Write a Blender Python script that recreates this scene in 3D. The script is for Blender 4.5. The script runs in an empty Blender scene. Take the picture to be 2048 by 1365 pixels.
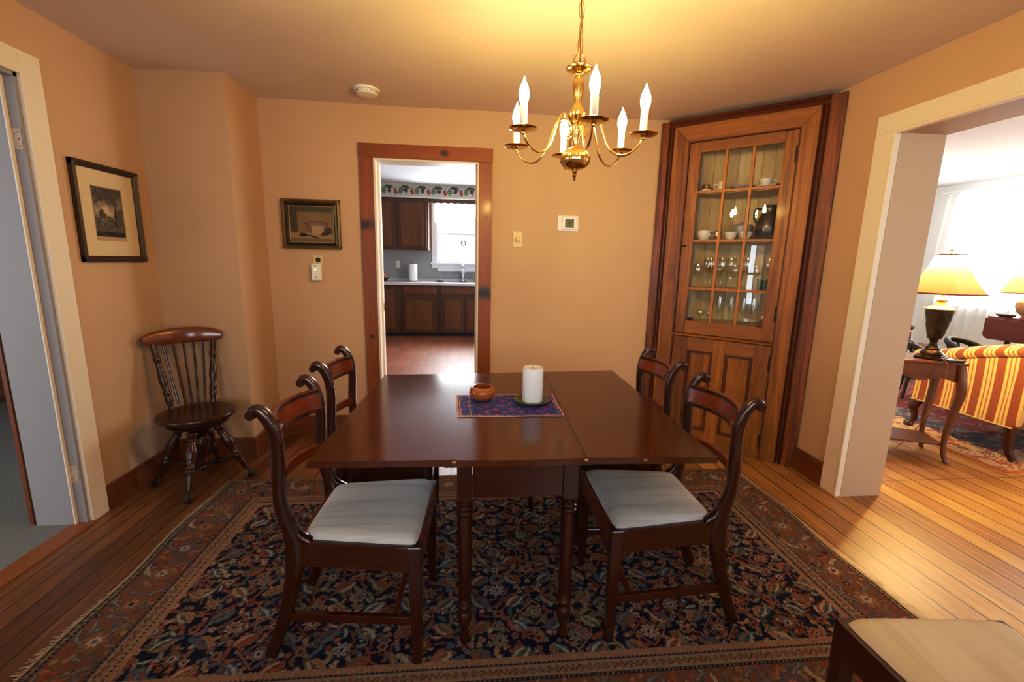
import bpy, bmesh, math, random
import numpy as np
from mathutils import Vector, Matrix
random.seed(7); rng = np.random.default_rng(7)
PI = math.pi
scn = bpy.context.scene
COL = scn.collection

# ------------------------------------------------------------------ mesh helper
class MB:
    def __init__(s): s.v = []; s.f = []
    def add(s, vs, fs, M=None):
        o = len(s.v)
        for p in vs: s.v.append(tuple(M @ Vector(p)) if M else tuple(p))
        for f in fs: s.f.append(tuple(i + o for i in f))
        return s
    def box(s, x0, x1, y0, y1, z0, z1, M=None):
        vs = [(x, y, z) for z in (z0, z1) for y in (y0, y1) for x in (x0, x1)]
        return s.add(vs, [(0,2,3,1),(4,5,7,6),(0,1,5,4),(2,6,7,3),(0,4,6,2),(1,3,7,5)], M)
    def hexa(s, b, t):          # bottom quad, top quad (ccw from above)
        return s.add(list(b)+list(t), [(3,2,1,0),(4,5,6,7),(0,1,5,4),(1,2,6,5),(2,3,7,6),(3,0,4,7)])
    def lathe(s, prof, seg=24, M=None, lobes=0, amp=0, caps=True):
        vs = []; fs = []
        for r, z in prof:
            for k in range(seg):
                a = 2*PI*k/seg
                rr = r*(1+amp*abs(math.sin(lobes*a/2))) if lobes else r
                vs.append((rr*math.cos(a), rr*math.sin(a), z))
        n = len(prof)
        for i in range(n-1):
            for k in range(seg):
                k2 = (k+1) % seg
                fs.append((i*seg+k, i*seg+k2, (i+1)*seg+k2, (i+1)*seg+k))
        if caps:
            if prof[0][0] > 1e-5: fs.append(tuple(range(seg-1, -1, -1)))
            if prof[-1][0] > 1e-5: fs.append(tuple((n-1)*seg+k for k in range(seg)))
        return s.add(vs, fs, M)
    def tube(s, pts, rad, seg=10, closed=False, M=None, flat=None):
        P = [Vector(p) for p in pts]; n = len(P)
        R = rad if isinstance(rad, (list, tuple)) else [rad]*n
        vs = []; fs = []; up = None
        for i in range(n):
            if closed: t = P[(i+1) % n]-P[i-1]
            else: t = P[min(i+1, n-1)]-P[max(i-1, 0)]
            t.normalize()
            if up is None:
                up = Vector((0, 0, 1)) if abs(t.z) < .9 else Vector((1, 0, 0))
            a = (up - t*up.dot(t))
            if a.length < 1e-6: a = t.orthogonal()
            a.normalize(); b = t.cross(a); up = a
            fa = flat if flat else 1
            for k in range(seg):
                th = 2*PI*k/seg
                vs.append(P[i] + (a*math.cos(th) + b*math.sin(th)*fa)*R[i])
        m = n if closed else n-1
        for i in range(m):
            j = (i+1) % n
            for k in range(seg):
                k2 = (k+1) % seg
                fs.append((i*seg+k, i*seg+k2, j*seg+k2, j*seg+k))
        if not closed:
            fs.append(tuple(range(seg-1, -1, -1))); fs.append(tuple((n-1)*seg+k for k in range(seg)))
        return s.add(vs, fs, M)
    def sweep(s, pts, ax, w, d, seg=12, e=.55, M=None):
        """rounded-rectangle section; ax: fixed width axis; w/d: half sizes (lists)"""
        P = [Vector(p) for p in pts]; n = len(P); A = Vector(ax).normalized()
        W = w if isinstance(w, (list, tuple)) else [w]*n
        D = d if isinstance(d, (list, tuple)) else [d]*n
        vs = []; fs = []
        for i in range(n):
            t = (P[min(i+1, n-1)]-P[max(i-1, 0)]).normalized()
            b = t.cross(A).normalized(); a = b.cross(t)
            for k in range(seg):
                th = 2*PI*k/seg
                c, q = math.cos(th), math.sin(th)
                cx = math.copysign(abs(c)**e, c); cy = math.copysign(abs(q)**e, q)
                vs.append(P[i] + a*cx*W[i] + b*cy*D[i])
        for i in range(n-1):
            for k in range(seg):
                k2 = (k+1) % seg
                fs.append((i*seg+k, i*seg+k2, (i+1)*seg+k2, (i+1)*seg+k))
        fs.append(tuple(range(seg-1, -1, -1))); fs.append(tuple((n-1)*seg+k for k in range(seg)))
        return s.add(vs, fs, M)
    def prism(s, poly, h0, h1, plane='xz', M=None):
        """poly 2-D; extruded along the remaining axis from h0 to h1"""
        def p3(a, b, h):
            return {'xz': (a, h, b), 'xy': (a, b, h), 'yz': (h, a, b)}[plane]
        n = len(poly)
        vs = [p3(a, b, h0) for a, b in poly]+[p3(a, b, h1) for a, b in poly]
        fs = [tuple(range(n)), tuple(range(2*n-1, n-1, -1))]
        fs += [(i, (i+1) % n, n+(i+1) % n, n+i) for i in range(n)]
        return s.add(vs, fs, M)
    def build(s, name, mat, parent=None, smooth=False, bevel=0, ang=35, bseg=2):
        me = bpy.data.meshes.new(name); me.from_pydata(s.v, [], s.f)
        bm = bmesh.new(); bm.from_mesh(me)
        bmesh.ops.recalc_face_normals(bm, faces=bm.faces); bm.to_mesh(me); bm.free()
        if mat: me.materials.append(mat)
        if smooth:
            me.shade_smooth(); me.set_sharp_from_angle(angle=math.radians(ang))
        o = bpy.data.objects.new(name, me); COL.objects.link(o)
        if parent: o.parent = parent
        if bevel:
            b = o.modifiers.new('bevel', 'BEVEL'); b.width = bevel; b.segments = bseg
            b.limit_method = 'ANGLE'; b.angle_limit = math.radians(40)
        return o

def smoothpath(pts, n=6):
    P = [Vector(p) for p in pts]; out = []
    for i in range(len(P)-1):
        p0 = P[max(i-1, 0)]; p1 = P[i]; p2 = P[i+1]; p3 = P[min(i+2, len(P)-1)]
        for k in range(n):
            t = k/n
            out.append(.5*((2*p1)+(p2-p0)*t+(2*p0-5*p1+4*p2-p3)*t*t+(3*p1-p0-3*p2+p3)*t**3))
    out.append(P[-1]); return out
def interp(ts, vals, n):
    return [float(np.interp(i/(n-1), ts, vals)) for i in range(n)]

def empty(name, loc=(0,0,0), rz=0):
    o = bpy.data.objects.new(name, None); COL.objects.link(o)
    o.empty_display_size = .05; o.location = loc; o.rotation_euler = (0, 0, rz); return o
def tag(o, label, cat, group=None, kind=None):
    o['label'] = label; o['category'] = cat
    if group: o['group'] = group
    if kind: o['kind'] = kind
    return o
def thing(name, label, cat, loc=(0,0,0), rz=0, group=None):
    return tag(empty(name, loc, rz), label, cat, group)
def struct(o):
    o['kind'] = 'structure'; return o
def dup(root, loc=None, rz=None, label=None, parent=None):
    c = root.copy(); COL.objects.link(c)
    if parent: c.parent = parent
    if loc is not None: c.location = loc
    if rz is not None: c.rotation_euler = (0, 0, rz)
    if label: c['label'] = label
    for ch in list(root.children): dup(ch, parent=c)
    return c
def grid_mesh(name, nx, ny, fpos, fcol, mat, parent=None, smooth=True):
    """dense sheet with a per-vertex colour attribute computed in numpy"""
    u, v = np.meshgrid(np.linspace(0, 1, nx), np.linspace(0, 1, ny))
    P = fpos(u, v); C = fcol(u, v)
    me = bpy.data.meshes.new(name)
    nv = nx*ny; me.vertices.add(nv); me.vertices.foreach_set('co', np.stack(P, -1).astype(np.float32).ravel())
    i = np.arange(nv).reshape(ny, nx)
    q = np.stack([i[:-1, :-1], i[:-1, 1:], i[1:, 1:], i[1:, :-1]], -1).reshape(-1, 4)
    nf = len(q); me.loops.add(nf*4); me.loops.foreach_set('vertex_index', q.ravel().astype(np.int32))
    me.polygons.add(nf); me.polygons.foreach_set('loop_start', np.arange(0, nf*4, 4, dtype=np.int32))
    me.update(calc_edges=True)
    ca = me.color_attributes.new('Col', 'FLOAT_COLOR', 'POINT')
    rgba = np.ones((nv, 4), np.float32); rgba[:, :3] = C.reshape(-1, 3)
    ca.data.foreach_set('color', rgba.ravel())
    me.materials.append(mat)
    if smooth: me.shade_smooth()
    o = bpy.data.objects.new(name, me); COL.objects.link(o)
    if parent: o.parent = parent
    return o

# ------------------------------------------------------------------ materials
class NT:
    def __init__(s, name):
        s.m = bpy.data.materials.new(name); s.m.use_nodes = True
        s.t = s.m.node_tree; s.t.nodes.clear()
        s.out = s.t.nodes.new('ShaderNodeOutputMaterial')
    def n(s, typ, ins=None, **pr):
        nd = s.t.nodes.new('ShaderNode'+typ)
        for k, v in pr.items(): setattr(nd, k, v)
        for k, v in (ins or {}).items(): s.set(nd, k, v)
        return nd
    def set(s, nd, k, v):
        i = nd.inputs[k]
        if isinstance(v, bpy.types.NodeSocket): s.t.links.new(v, i)
        else:
            if isinstance(v, (tuple, list)) and i.type == 'RGBA' and len(v) == 3: v = (*v, 1)
            i.default_value = v
    def math(s, op, a, b=0, c=None, clamp=False):
        d = {0: a, 1: b}
        if c is not None: d[2] = c
        return s.n('Math', d, operation=op, use_clamp=clamp).outputs[0]
    def mix(s, f, a, b, mode='MIX'):
        nd = s.n('Mix', {0: f}, data_type='RGBA', blend_type=mode)
        for i, v in ((6, a), (7, b)): s.set(nd, i, v)
        return nd.outputs[2]
    def ramp(s, f, stops, interp='LINEAR'):
        nd = s.n('ValToRGB', {0: f}); cr = nd.color_ramp; cr.interpolation = interp
        while len(cr.elements) < len(stops): cr.elements.new(.5)
        for e, (p, c) in zip(cr.elements, stops):
            e.position = p; e.color = (*c, 1) if len(c) == 3 else c
        return nd.outputs[0]
    def pos(s, world=False):
        return s.n('NewGeometry').outputs['Position'] if world else s.n('TexCoord').outputs['Object']
    def map(s, vec, scale=(1,1,1), loc=(0,0,0), rot=(0,0,0)):
        return s.n('Mapping', {'Vector': vec, 'Scale': scale, 'Location': loc, 'Rotation': rot}).outputs[0]
    def noise(s, vec, scale=5, detail=4, rough=.55, dist=0):
        return s.n('TexNoise', {'Vector': vec, 'Scale': scale, 'Detail': detail, 'Roughness': rough, 'Distortion': dist}).outputs[0]
    def bump(s, h, strength=.3, dist=.01):
        return s.n('Bump', {'Height': h, 'Strength': strength, 'Distance': dist}).outputs[0]
    def principled(s, color, rough=.5, **kw):
        b = s.n('BsdfPrincipled', {'Base Color': color, 'Roughness': rough})
        for k, v in kw.items(): s.set(b, k.replace('_', ' '), v)
        s.t.links.new(b.outputs[0], s.out.inputs[0]); return b
    def surf(s, sock): s.t.links.new(sock, s.out.inputs[0])

def m_plain(name, c, rough=.5, metallic=0, var=.06, scale=20, **kw):
    t = NT(name); n = t.noise(t.pos(), scale, 3)
    col = t.mix(t.math('MULTIPLY', n, var*2), c, tuple(x*.55 for x in c))
    t.principled(col, rough, Metallic=metallic, **kw); return t.m
def m_paint(name, c, c2, rough=.75, bump=.12):
    t = NT(name); p = t.pos(True)
    n = t.noise(p, 1.3, 4); f = t.noise(p, 90, 3); g = t.noise(p, 7, 4)
    col = t.mix(n, c, c2)
    h = t.math('ADD', t.math('MULTIPLY', f, .12), g)
    t.principled(col, rough, Normal=t.bump(h, bump, .012), Specular_IOR_Level=.25); return t.m
def m_wood(name, dark, light, axis='z', freq=28, rough=.35, coat=0, knots=(), contrast=(.3, .72), world=False, spec=.5, knotc=None, bump=.06):
    t = NT(name); p = t.pos(world)
    st = {'x': (.055, 1, 1), 'y': (1, .055, 1), 'z': (1, 1, .055)}[axis]
    q = t.map(p, tuple(v*freq for v in st))
    big = t.noise(t.map(p, tuple(v*freq*.16 for v in st)), 1, 3, .5, .6)
    n = t.noise(q, 1.0, 5, .62, 1.2)
    fi = t.noise(t.map(p, tuple(v*freq*7 for v in st)), 1, 2, .6)
    f = t.math('ADD', t.math('MULTIPLY', n, .62), t.math('MULTIPLY', big, .38))
    col = t.ramp(f, [(contrast[0], dark), (contrast[1], light)])
    col = t.mix(t.math('MULTIPLY', t.math('SUBTRACT', fi, .35, clamp=True), .9), col, tuple(x*.5 for x in dark))
    for (kx, ky, kz, kr, stretch) in knots:
        sub = t.n('VectorMath', {0: p, 1: (kx, ky, kz)}, operation='SUBTRACT').outputs[0]
        sc = t.n('VectorMath', {0: sub, 1: stretch}, operation='MULTIPLY').outputs[0]
        nz = t.n('VectorMath', {0: sc, 1: t.n('VectorMath', {0: t.n('TexNoise', {'Vector': p, 'Scale': 14.}).outputs[1], 'Scale': kr*.9}, operation='SCALE').outputs[0]}, operation='ADD').outputs[0]
        off = t.n('VectorMath', {0: nz, 1: (kr*.45,)*3}, operation='SUBTRACT').outputs[0]
        ln = t.n('VectorMath', {0: off}, operation='LENGTH').outputs['Value']
        k = t.n('MapRange', {0: ln, 1: kr*1.15, 2: kr*.35, 3: 0., 4: 1.}).outputs[0]
        col = t.mix(k, col, knotc or tuple(x*.16 for x in dark))
    b = t.principled(col, rough, Normal=t.bump(n, bump, .004), Coat_Weight=coat, Coat_Roughness=.12, Specular_IOR_Level=spec)
    return t.m
def m_vcol(name, rough=.8, bumpscale=0, bumpstr=.3, mult=1.0, sheen=0):
    t = NT(name); a = t.n('VertexColor', layer_name='Col').outputs[0]
    col = t.mix(1, a, (mult,)*3, 'MULTIPLY')
    kw = {}
    if bumpscale: kw['Normal'] = t.bump(t.noise(t.pos(), bumpscale, 3), bumpstr, .004)
    t.principled(col, rough, Specular_IOR_Level=.2 if rough < 1 else .05, Sheen_Weight=sheen, **kw); return t.m
def m_emit(name, c, s):
    t = NT(name); n = t.noise(t.pos(), 3, 2)
    e = t.n('Emission', {'Color': t.mix(t.math('MULTIPLY', n, .1), c, tuple(x*.9 for x in c)), 'Strength': s})
    t.surf(e.outputs[0]); return t.m
def m_glass(name, tint=(1,1,1), facing=.05, edge=.7, rough=.0):
    """thin clear glass: transparent body with a fresnel reflection"""
    t = NT(name); lw = t.n('LayerWeight', {'Blend': .35}).outputs['Facing']
    n = t.noise(t.pos(), 30, 2)
    f = t.math('ADD', t.math('MULTIPLY', t.math('POWER', lw, 2.5), edge), t.math('ADD', facing, t.math('MULTIPLY', n, .01)), clamp=True)
    tr = t.n('BsdfTransparent', {'Color': tint}); gl = t.n('BsdfGlossy', {'Roughness': rough, 'Color': (1,1,1)})
    mx = t.n('MixShader', {0: f, 1: tr.outputs[0], 2: gl.outputs[0]}); t.surf(mx.outputs[0]); return t.m
def m_sheer(name, c, trans=.45):
    t = NT(name); n = t.noise(t.map(t.pos(True), (60, 60, 2)), 1, 3)
    d = t.n('BsdfDiffuse', {'Color': c}); tl = t.n('BsdfTranslucent', {'Color': c}); tr = t.n('BsdfTransparent')
    a = t.n('MixShader', {0: .55, 1: d.outputs[0], 2: tl.outputs[0]})
    b = t.n('MixShader', {0: t.math('ADD', trans-.15, t.math('MULTIPLY', n, .3)), 1: a.outputs[0], 2: tr.outputs[0]})
    t.surf(b.outputs[0]); return t.m
def m_planks(name, cols, width, length=3.2, gap=.0035, rough=.42, left=None):
    t = NT(name); p = t.pos(True)
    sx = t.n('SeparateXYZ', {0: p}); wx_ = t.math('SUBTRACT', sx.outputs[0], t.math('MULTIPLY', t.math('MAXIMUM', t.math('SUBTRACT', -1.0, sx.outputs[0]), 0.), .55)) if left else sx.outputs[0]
    cv = t.n('CombineXYZ', {0: sx.outputs[1], 1: wx_}).outputs[0]
    br = t.n('TexBrick', {'Vector': cv, 'Color1': (0,0,0), 'Color2': (1,1,1), 'Mortar': (.5,.5,.5), 'Scale': 1., 'Mortar Size': gap,
                          'Mortar Smooth': .25, 'Bias': 0., 'Brick Width': length, 'Row Height': width}, offset=0.)
    off = t.n('VectorMath', {0: p, 1: t.n('VectorMath', {0: br.outputs[0], 'Scale': 7.}, operation='SCALE').outputs[0]}, operation='ADD').outputs[0]
    g = t.noise(t.map(off, (30, 1.3, 1)), 1, 6, .68, 2.2)
    g2 = t.noise(t.map(off, (170, 4, 1)), 1, 3, .6)
    blot = t.noise(p, 2.2, 4)
    f = t.math('ADD', t.math('MULTIPLY', g, .55), t.math('ADD', t.math('MULTIPLY', br.outputs[0], .22), t.math('MULTIPLY', blot, .28)))
    def tone(cs): return t.ramp(f, [(.34, cs[0]), (.5, cs[1]), (.67, cs[2])])
    col = tone(cols)
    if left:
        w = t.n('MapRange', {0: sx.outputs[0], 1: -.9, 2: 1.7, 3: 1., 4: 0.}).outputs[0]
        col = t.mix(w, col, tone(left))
    seam = t.math('MULTIPLY', t.math('LESS_THAN', t.math('ABSOLUTE', t.math('SUBTRACT', sx.outputs[1], 2.34)), .0022), t.math('GREATER_THAN', sx.outputs[0], 2.41))
    kn = t.n('TexVoronoi', {'Vector': t.map(off, (3.1, 1.1, 1)), 'Scale': 1.}).outputs[0]
    kf = t.n('MapRange', {0: kn, 1: .055, 2: .02, 3: 0., 4: .8}).outputs[0]
    col = t.mix(kf, col, (.035, .012, .004))
    col = t.mix(t.math('MULTIPLY', t.math('SUBTRACT', g2, .45, clamp=True), 1.3), col, tuple(x*.35 for x in cols[0]))
    col = t.mix(t.math('MAXIMUM', br.outputs[1], seam), col, (.012, .006, .003))
    h = t.math('SUBTRACT', t.math('MULTIPLY', g, .25), t.math('MULTIPLY', br.outputs[1], 1.))
    t.principled(col, t.math('ADD', rough-.08, t.math('MULTIPLY', blot, .2)), Normal=t.bump(h, .35, .004), Specular_IOR_Level=.45); return t.m
def m_tile(name):
    t = NT(name); p = t.pos(True)
    br = t.n('TexBrick', {'Vector': p, 'Color1': (.30,.09,.035), 'Color2': (.42,.14,.06), 'Mortar': (.16,.13,.11), 'Scale': 1., 'Mortar Size': .007,
                          'Mortar Smooth': .2, 'Bias': 0., 'Brick Width': .152, 'Row Height': .30}, offset=.0)
    n = t.noise(p, 9, 4)
    col = t.mix(t.math('MULTIPLY', n, .45), br.outputs[0], (.17, .05, .025))
    t.principled(col, .42, Normal=t.bump(t.math('SUBTRACT', t.math('MULTIPLY', n, .3), br.outputs[1]), .3, .004), Specular_IOR_Level=.6); return t.m
def m_carpet(name, c):
    t = NT(name); p = t.pos(True); n = t.noise(p, 160, 4, .7); b = t.noise(p, 3, 3)
    col = t.mix(n, tuple(x*.55 for x in c), tuple(x*1.35 for x in c)); col = t.mix(t.math('MULTIPLY', b, .3), col, tuple(x*.7 for x in c))
    t.principled(col, .95, Normal=t.bump(n, .6, .006), Specular_IOR_Level=.1); return t.m
def m_fabric(name, base, lo, hi, axis=1, freq=120):
    """fine irregular stripes running across the given object axis"""
    t = NT(name); p = t.pos(); sc = [3, 3, 3]; sc[axis] = freq
    n = t.noise(t.map(p, tuple(sc)), 1, 4, .7); sc2 = [1.5, 1.5, 1.5]; sc2[axis] = freq*.22
    n2 = t.noise(t.map(p, tuple(sc2)), 1, 3, .6); w = t.noise(p, 900, 2)
    f = t.math('ADD', t.math('MULTIPLY', n, .5), t.math('MULTIPLY', n2, .5))
    col = t.ramp(f, [(.3, lo), (.5, base), (.68, hi)])
    t.principled(col, .75, Normal=t.bump(w, .25, .002), Sheen_Weight=.25, Specular_IOR_Level=.25); return t.m

M = {}
M['wall'] = m_paint('wall_paint', (.575,.402,.252), (.525,.36,.22))
M['ceil'] = m_paint('ceiling_paint', (.73,.63,.56), (.67,.57,.50), bump=.25)
M['white'] = m_paint('cream_trim_paint', (.80,.70,.58), (.74,.64,.52), .45, .05)
M['jambl'] = m_paint('left_jamb_shaded', (.33,.305,.30), (.30,.275,.27), .6, .05)  # white jamb paint, darkened in colour for the weaker daylight on it
M['jamb'] = m_paint('jamb_paint', (.52,.40,.305), (.48,.365,.275), .55, .05)
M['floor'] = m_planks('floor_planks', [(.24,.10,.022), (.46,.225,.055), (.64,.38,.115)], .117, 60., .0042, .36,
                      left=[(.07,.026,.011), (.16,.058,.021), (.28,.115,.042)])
M['carpet'] = m_carpet('grey_carpet', (.24,.235,.22))
M['tile'] = m_tile('terracotta_tile')
M['sill'] = m_wood('threshold_wood', (.20,.06,.015), (.38,.13,.03), 'y', 30, .4)
def casing_knots(*k): return k
RW = dict(dark=(.17,.038,.005), light=(.34,.096,.011))
M['casing_l'] = m_wood('red_pine_left', RW['dark'], RW['light'], 'z', 22, .4, .15, knots=[(-.73,3.24,1.545,  .062,(.55,1,1.25)), (-.715,3.24,.75,.018,(1,1,1))], knotc=(.02,.006,.003))
M['casing_r'] = m_wood('red_pine_right', RW['dark'], RW['light'], 'z', 22, .4, .15, knots=[(.10,3.24,1.075,.07,(.55,1,1.25)), (.11,3.24,1.62,.012,(1,1,1))], knotc=(.02,.006,.003))
M['casing_t'] = m_wood('red_pine_head', RW['dark'], RW['light'], 'x', 22, .4, .15, knots=[(-.185,3.24,2.035,.030,(.8,1,1.1))], knotc=(.03,.008,.004))
M['base'] = m_wood('baseboard_wood', (.13,.028,.008), (.26,.07,.018), 'x', 22, .4, .1, world=True)
M['basey'] = m_wood('baseboard_wood_side', (.13,.028,.008), (.26,.07,.018), 'y', 22, .4, .1, world=True)
M['mahog'] = m_wood('mahogany', (.026,.0045,.0024), (.064,.0115,.0045), 'z', 26, .22, .35, bump=.02)
M['mahogx'] = m_wood('mahogany_rail', (.032,.0054,.0026), (.082,.0155,.0055), 'x', 26, .22, .35, bump=.02)
M['mahogc'] = m_wood('mahogany_crest', (.11,.018,.006), (.23,.045,.012), 'y', 26, .2, .4, bump=.02)
M['top'] = m_wood('table_mahogany', (.052,.0105,.0034), (.125,.031,.0085), 'y', 16, .13, .0, bump=.012, spec=.6)
M['pine'] = m_wood('cabinet_pine', (.13,.037,.005), (.44,.168,.020), 'z', 20, .45, .08, contrast=(.36,.64))
M['pineh'] = m_wood('cabinet_pine_rail', (.16,.050,.006), (.43,.165,.020), 'x', 24, .45, .08)
M['pinem'] = m_wood('cabinet_pine_bar', (.32,.105,.012), (.50,.19,.024), 'z', 20, .45, .08)
M['pined'] = m_wood('cabinet_dark_moulding', (.07,.014,.004), (.15,.034,.008), 'z', 20, .4, .1)
M['pinedh'] = m_wood('cabinet_dark_cornice', (.07,.014,.004), (.16,.036,.008), 'x', 20, .4, .1)
M['pineo'] = m_wood('cabinet_outer_board', (.07,.017,.004), (.32,.09,.014), 'z', 26, .45, .08, contrast=(.40,.60))
M['cabin'] = m_wood('cabinet_inside_boards', (.60,.49,.26), (.76,.64,.38), 'z', 30, .6)
M['oak'] = m_wood('kitchen_oak', (.085,.025,.0075), (.23,.078,.019), 'z', 26, .35, .2)
M['oakd'] = m_wood('kitchen_oak_frame', (.055,.017,.006), (.13,.042,.013), 'z', 26, .35, .2)
M['stool'] = m_wood('stool_walnut', (.026,.0065,.0025), (.085,.021,.0065), 'x', 26, .28, .25, bump=.02, spec=.4)
M['stoolr'] = m_wood('stool_walnut_crest', (.13,.030,.007), (.28,.075,.016), 'x', 24, .2, .4, bump=.02)
M['brass'] = m_plain('polished_brass', (.86,.62,.22), .16, 1.0, .04)
M['brassd'] = m_plain('aged_brass', (.55,.33,.10), .3, 1.0, .1)
M['iron'] = m_plain('black_iron', (.02,.017,.014), .5, .6)
M['bulb'] = m_emit('lit_bulb', (1.0, .635, .20), 440)
M['sleeve'] = m_plain('candle_sleeve', (.82,.74,.66), .5, 0, .03)
M['wax'] = m_plain('white_wax', (.93,.93,.88), .4, 0, .01)
M['bowl'] = m_wood('turned_bowl_wood', (.34,.085,.016), (.58,.19,.04), 'x', 20, .3, .25)
M['dish'] = m_plain('green_glazed_dish', (.12,.12,.035), .35, 0, .3)
M['seat'] = m_fabric('seat_fabric', (.54,.545,.515), (.33,.345,.34), (.66,.66,.61), 1, 95)
M['seatw'] = m_fabric('seat_fabric_cream', (.56,.48,.36), (.46,.38,.27), (.62,.54,.42), 1, 80)
M['plastic'] = m_plain('white_plastic', (.82,.78,.72), .4, 0, .02)
M['ivory'] = m_plain('ivory_plastic', (.66,.50,.25), .4, 0, .03)
M['black'] = m_plain('black_plastic', (.012,.011,.01), .45)
M['lcd'] = m_plain('lcd_screen', (.13,.15,.05), .25)
M['led'] = m_emit('green_led', (.55,1,.1), 5)
M['frame'] = m_wood('print_frame_wood', (.022,.008,.004), (.06,.024,.010), 'z', 24, .32, .2)
M['framex'] = m_wood('print_frame_wood_cross', (.022,.008,.004), (.06,.024,.010), 'y', 24, .32, .2)
M['gframe'] = m_wood('painting_frame_gold', (.07,.032,.008), (.26,.14,.04), 'z', 60, .4, 0)
M['dframe'] = m_plain('painting_frame_dark', (.02,.016,.012), .4)
M['liner'] = m_plain('painting_frame_liner', (.45,.31,.15), .4)
M['mat'] = m_plain('picture_mat', (.66,.53,.33), .8, 0, .05)
M['vcol'] = m_vcol('painted_surface', .55)
M['rug'] = m_vcol('woven_rug', 1.0, 420, .5, 1.0, .03)
M['cloth'] = m_vcol('embroidered_cloth', .85, 500, .3)
M['fringe'] = m_plain('rug_fringe', (.50,.36,.22), .9, 0, .2)
M['pane'] = m_glass('window_glass', (1,1,1), .045, .8)
M['stem'] = m_glass('stemware_glass', (.95,.96,.94), .09, 1.0, .07)
M['green'] = m_glass('green_glass', (.42,.62,.22), .08, .8, .03)
M['china'] = m_plain('white_china', (.72,.70,.64), .25, 0, .04)
M['chinab'] = m_plain('blue_patterned_china', (.46,.46,.46), .25, 0, .5, 60)
M['pewter'] = m_plain('dark_pewter', (.10,.10,.10), .3, .8)
M['gold'] = m_plain('gold_lid', (.70,.50,.2), .3, 1)
M['kwall'] = m_paint('kitchen_grey_wall', (.36,.355,.35), (.33,.325,.32), .6, .05)
M['kceil'] = m_paint('kitchen_ceiling', (.72,.72,.74), (.68,.68,.70), .8, .05)
M['counter'] = m_plain('laminate_counter', (.60,.58,.56), .3, 0, .05)
M['steel'] = m_plain('stainless_steel', (.6,.6,.62), .22, 1)
M['paper'] = m_plain('paper_towel', (.82,.82,.84), .9, 0, .03)
M['orange'] = m_plain('orange_peel', (.75,.22,.02), .5)
M['winwhite'] = m_plain('white_window_paint', (.80,.82,.86), .45, 0, .02)
M['lace'] = m_sheer('white_sheer', (.88,.88,.86), .26)
M['lwall'] = m_paint('living_wall', (.70,.73,.76), (.67,.70,.73), .8, .05)
M['lceil'] = m_paint('living_ceiling', (.74,.70,.68), (.70,.66,.64), .8, .1)
M['cherry'] = m_wood('cherry_table', (.11,.030,.005), (.21,.063,.010), 'x', 22, .4, .05)
M['cherryz'] = m_wood('cherry_leg', (.10,.027,.005), (.19,.057,.010), 'z', 22, .4, .05)
M['maht'] = m_wood('dark_red_table', (.11,.018,.008), (.20,.04,.014), 'y', 20, .3, .25)
M['lampb'] = m_plain('bronze_lamp_body', (.05,.038,.024), .35, .7, .4, 40)
M['lampg'] = m_plain('gilt_lamp_ring', (.45,.33,.14), .35, .8, .2)
M['pot'] = m_plain('painted_lamp_pot', (.55,.40,.22), .35, 0, .5, 25)
t = NT('lit_shade'); z = t.n('SeparateXYZ', {0: t.pos()}).outputs[2]
col = t.ramp(z, [(.0, (.80,.36,.06)), (.12, (.95,.55,.14)), (.22, (1,.86,.55))])
t.surf(t.n('AddShader', {0: t.n('BsdfDiffuse', {'Color': (.7,.5,.25)}).outputs[0], 1: t.n('Emission', {'Color': col, 'Strength': t.n('MapRange', {0: z, 1: .0, 2: .25, 3: .75, 4: 2.6}).outputs[0]}).outputs[0]}).outputs[0]); M['shade'] = t.m
t = NT('striped_upholstery'); sp = t.n('SeparateXYZ', {0: t.pos()})
ph = t.math('FRACT', t.math('MULTIPLY', t.math('ADD', sp.outputs[0], sp.outputs[1]), 8.06))
R1, Y1c, R2 = (.21,.054,.012), (.60,.42,.17), (.30,.10,.022)
col = t.ramp(ph, [(0, R1), (.34, R1), (.36, Y1c), (.47, Y1c), (.49, R2), (.54, R2), (.56, Y1c), (.68, Y1c), (.70, R2), (.75, R2), (.77, Y1c), (.90, Y1c), (.92, R1), (1, R1)])
t.principled(col, .6, Sheen_Weight=.3, Normal=t.bump(t.noise(t.pos(), 600, 2), .2, .002)); M['stripe'] = t.m

# ------------------------------------------------------------------ measurements (metres)
XL, XR, YF, H, YB = -1.874, 2.150, 3.2575, 2.327, -1.6
XJ, Y1 = -1.404, 2.856
# ------------------------------------------------------------------ room shell
def sbox(name, mat, *boxes, parent=None, bevel=0):
    m = MB()
    for b in boxes: m.box(*b)
    o = m.build(name, M[mat] if isinstance(mat, str) else mat, parent, bevel=bevel)
    if parent is None: struct(o)
    return o
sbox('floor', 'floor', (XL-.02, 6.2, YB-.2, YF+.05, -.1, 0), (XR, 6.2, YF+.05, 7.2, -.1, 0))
sbox('floor_carpet_left', 'carpet', (-5.2, -1.935, YB-.2, 4.3, -.1, .004))
sbox('trim_threshold', 'sill', (-1.935, -1.84, 1.1, 2.16, -.02, .007))
sbox('floor_kitchen', 'tile', (-2.6, XR, YF+.05, 8.3, -.1, 0))
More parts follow.
